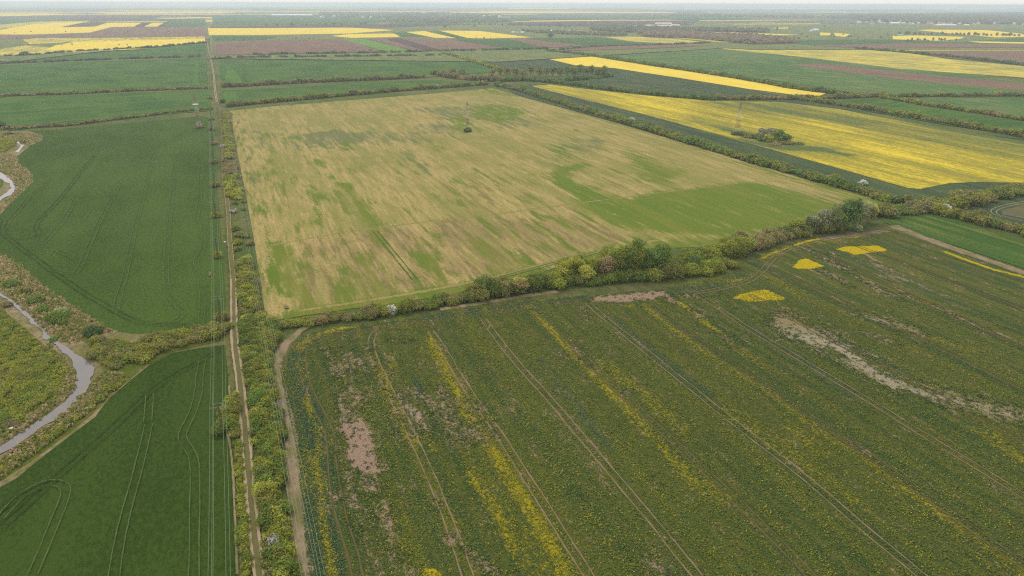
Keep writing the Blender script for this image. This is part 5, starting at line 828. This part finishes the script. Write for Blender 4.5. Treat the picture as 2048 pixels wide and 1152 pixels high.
for i in range(12): px = 1815 + i * 8.5 + fr.uniform(-5, 5); place(MIDT, px, 82.5 + fr.uniform(-1, 1.5), fr.uniform(.5, 1.0), 'dark tree in the clump below the avenue of trees', 'clump of trees below the avenue')
WOODS = [(tn(98, 104, 72), 3), (tn(118, 106, 86), 2), (tn(84, 98, 66), 2)]; PWOOD = [(tn(126, 108, 92), 3), (tn(108, 102, 76), 2)]
thicket(None, [(1275, 68), (1340, 66), (1420, 71), (1500, 74), (1560, 79), (1596, 88), (1500, 90), (1440, 84), (1380, 78), (1290, 75)], 8, 11, PWOOD, name='woods', kind='stuff', dens=.8)
thicket(None, [(1230, 57), (1300, 58), (1400, 60), (1536, 61), (1536, 66), (1400, 65), (1250, 66), (1180, 61)], 10, 12, WOODS, name='woods', kind='stuff', dens=.6)
thicket(None, [(1040, 62), (1180, 66), (1260, 70), (1250, 73), (1150, 71), (1060, 66)], 7, 8, WOODS, name='woods', kind='stuff', dens=.15)
thicket(None, [(1690, 33), (1800, 31), (2100, 26), (2100, 50), (1960, 48), (1830, 47), (1720, 41)], 26, 14, [(tn(84, 92, 66), 3), (tn(104, 94, 80), 2)], name='woods', kind='stuff', dens=.55, leaf=9)
thicket(None, [(640, 26), (900, 27), (1000, 30), (1000, 36), (760, 36), (640, 33)], 30, 11, WOODS, name='woods', kind='stuff', dens=.14, leaf=9)
thicket(None, [(780, 36), (1000, 38), (1030, 44), (860, 46), (770, 42)], 14, 10, WOODS, name='woods', kind='stuff', dens=.10, leaf=5)
thicket(None, [(1340, 30.5), (1440, 31), (1560, 34), (1690, 34), (1690, 36.5), (1500, 34.5), (1340, 32.5)], 26, 12, WOODS, name='woods', kind='stuff', dens=.3, leaf=9)
def gable(L_, Wd, hw, hr):
    wall = [(-L_ / 2, -Wd / 2, 0), (L_ / 2, -Wd / 2, 0), (L_ / 2, Wd / 2, 0), (-L_ / 2, Wd / 2, 0), (-L_ / 2, -Wd / 2, hw), (L_ / 2, -Wd / 2, hw), (L_ / 2, Wd / 2, hw), (-L_ / 2, Wd / 2, hw), (-L_ / 2, 0, hr - .1), (L_ / 2, 0, hr - .1)]
    wf = [(0, 1, 5, 4), (2, 3, 7, 6), (1, 2, 6, 9, 5), (3, 0, 4, 8, 7)]; e = .4; k = (hr - hw) / (Wd / 2) * e
    a, b, c = (L_ / 2 + e), Wd / 2 + e, hw - k
    rf = [(-a, -b, c), (a, -b, c), (a, 0, hr), (-a, 0, hr), (-a, b, c), (a, b, c), (-a, -b, c + .25), (a, -b, c + .25), (a, 0, hr + .25), (-a, 0, hr + .25), (-a, b, c + .25), (a, b, c + .25)]
    return wall, wf, rf, [(6, 7, 8, 9), (9, 8, 11, 10), (1, 0, 3, 2), (2, 3, 4, 5), (0, 1, 7, 6), (5, 4, 10, 11), (0, 6, 9, 3), (3, 9, 10, 4), (1, 2, 8, 7), (2, 5, 11, 8)]
def building(name, label, cat, px, py, L_, Wd, hw, hr, wallc, roofc, rz=0, group=None, nwin=0):
    x, y = at(px, py); t_ = empty(name, (x, y, 0), label, cat, group, rz - YAW * 0); a, b, c, d = gable(L_, Wd, hw, hr)
    mesh('wall', a, b, flat('wall_paint', wallc), t_); mesh('roof', c, d, flat('roof_cover', roofc), t_)
    gl = flat('dark_opening', (.05, .05, .055))
    for i in range(nwin):
        xx = -L_ / 2 + L_ * (i + .5) / nwin; m = MB(); m.box(xx - .6, xx + .6, -Wd / 2 - .05, -Wd / 2 + .02, hw * .35, hw * .75); m.build('window', gl, t_)
    m = MB(); m.box(-L_ / 2 - .05, -L_ / 2 + .02, -Wd * .15, Wd * .15, 0, hw * .8); m.build('door', gl, t_); return t_
vx = -rad(12)
PB = (.62, .52, .46)
building('barn', 'leftmost of the big pale roofed farm halls on the far plain', 'barn', 1298, 54.0, 42, 20, 5, 10.5, (.22, .2, .2), PB, vx, nwin=4); building('barn', 'long pale roofed farm hall in the middle of the farm', 'barn', 1324, 54.5, 88, 22, 5, 11, (.22, .2, .2), PB, vx, nwin=8)
building('barn', 'farthest pale roofed farm hall behind the long one', 'barn', 1326, 50.0, 90, 20, 6, 12, (.3, .27, .26), (.68, .6, .56), vx, nwin=8); building('barn', 'rightmost pale roofed farm hall, beside the dark ploughed field', 'barn', 1350, 53.2, 42, 20, 6, 10, (.5, .47, .44), (.66, .58, .54), vx, nwin=4)
building('barn', 'small grey roofed hut left of the big farm halls', 'barn', 1270, 53.5, 16, 10, 3, 6, (.6, .58, .55), (.5, .5, .5), vx)
WHR = (.85, .85, .84)
building('greenhouse', 'very long white greenhouse on the far plain at left', 'greenhouse', 577, 31.3, 275, 26, 7, 12, WHR, WHR, -YAW, nwin=0); building('greenhouse', 'short white greenhouse right of the very long one', 'greenhouse', 614, 31.5, 85, 24, 6, 11, WHR, (.75, .76, .78), -YAW)
building('greenhouse', 'long low pinkish white greenhouse before the village', 'greenhouse', 1890, 51.6, 120, 20, 4, 7, WHR, (.82, .76, .78), vx); building('greenhouse', 'small white greenhouse before the village, right of the long low one', 'greenhouse', 1932, 51.6, 26, 16, 4, 7, WHR, WHR, vx); building('greenhouse', 'bright white slanted shed left of the village', 'shed', 1789, 47.8, 44, 20, 5, 9, WHR, WHR, vx - .3)
building('shed', 'green roofed shed at the left end of the bright yellow field', 'shed', 1798, 72.6, 22, 12, 3.5, 6.5, (.06, .07, .07), (.25, .5, .36), vx, nwin=2)
building('farmhouse', 'white walled farm building with two gables among far trees', 'farmhouse', 1621, 63.8, 14, 10, 4, 8, WHR, (.7, .74, .76), .4, nwin=2); building('farmhouse', 'longer white farm building behind the two gabled one', 'farmhouse', 1630, 62.0, 24, 12, 5, 9, WHR, (.72, .76, .78), -.2, nwin=3)
for i, (px, py, c) in enumerate([(1026, 66.3, (.7, .68, .66)), (1035, 66.8, (.55, .3, .24)), (1044, 66.6, (.75, .74, .72)), (1102, 63, WHR)]): building('farmhouse', ['tiny white farmhouse at the left of the hamlet on the far plain', 'tiny red roofed farmhouse in the hamlet on the far plain', 'bright tiny farmhouse at the right of the hamlet', 'tiny white house alone right of the hamlet'][i], 'farmhouse', px, py, 11, 8, 3, 6, WHR, c, fr.uniform(-.4, .4), nwin=2)
HP = []
for wc, rc in ((WHR, (.45, .24, .18)), ((.75, .7, .62), (.5, .3, .24)), (WHR, (.6, .58, .56))):
    HP.append([building('village_house', 'house', 'house', 1900, 40, 13, 10, 4, 8.5, wc, rc, 0, nwin=3), False])
for i in range(150):
    px = 1700 + 350 * fr.random() ** .6; py = fr.uniform(38, 49 + (px - 1700) / 350 * .5); py = max(py, 33)
    place(HP, px, py, fr.uniform(.9, 1.5), 'tiny pale walled village house among hazy trees at far right', 'houses of the far village')
for i in range(34):
    px = fr.uniform(640, 1000); place(HP, px, fr.uniform(27, 36), fr.uniform(1, 2.2), 'tiny building specks on the far middle plain', 'buildings scattered on the far middle plain')
# ------------------------------------------------------------------ haze: one even box of air
t = NT('haze_air'); pv = t.n('ShaderNodeVolumePrincipled'); pv.inputs['Color'].default_value = (.74, .87, 1, 1); pv.inputs['Density'].default_value = 1.15e-4; pv.inputs['Anisotropy'].default_value = .2
t.t.links.new(pv.outputs[0], t.out.inputs['Volume'])
m = MB(); m.box(-90000, 90000, -3000, 90000, -1.2, 106); tag(m.build('haze', t.m), kind='stuff')
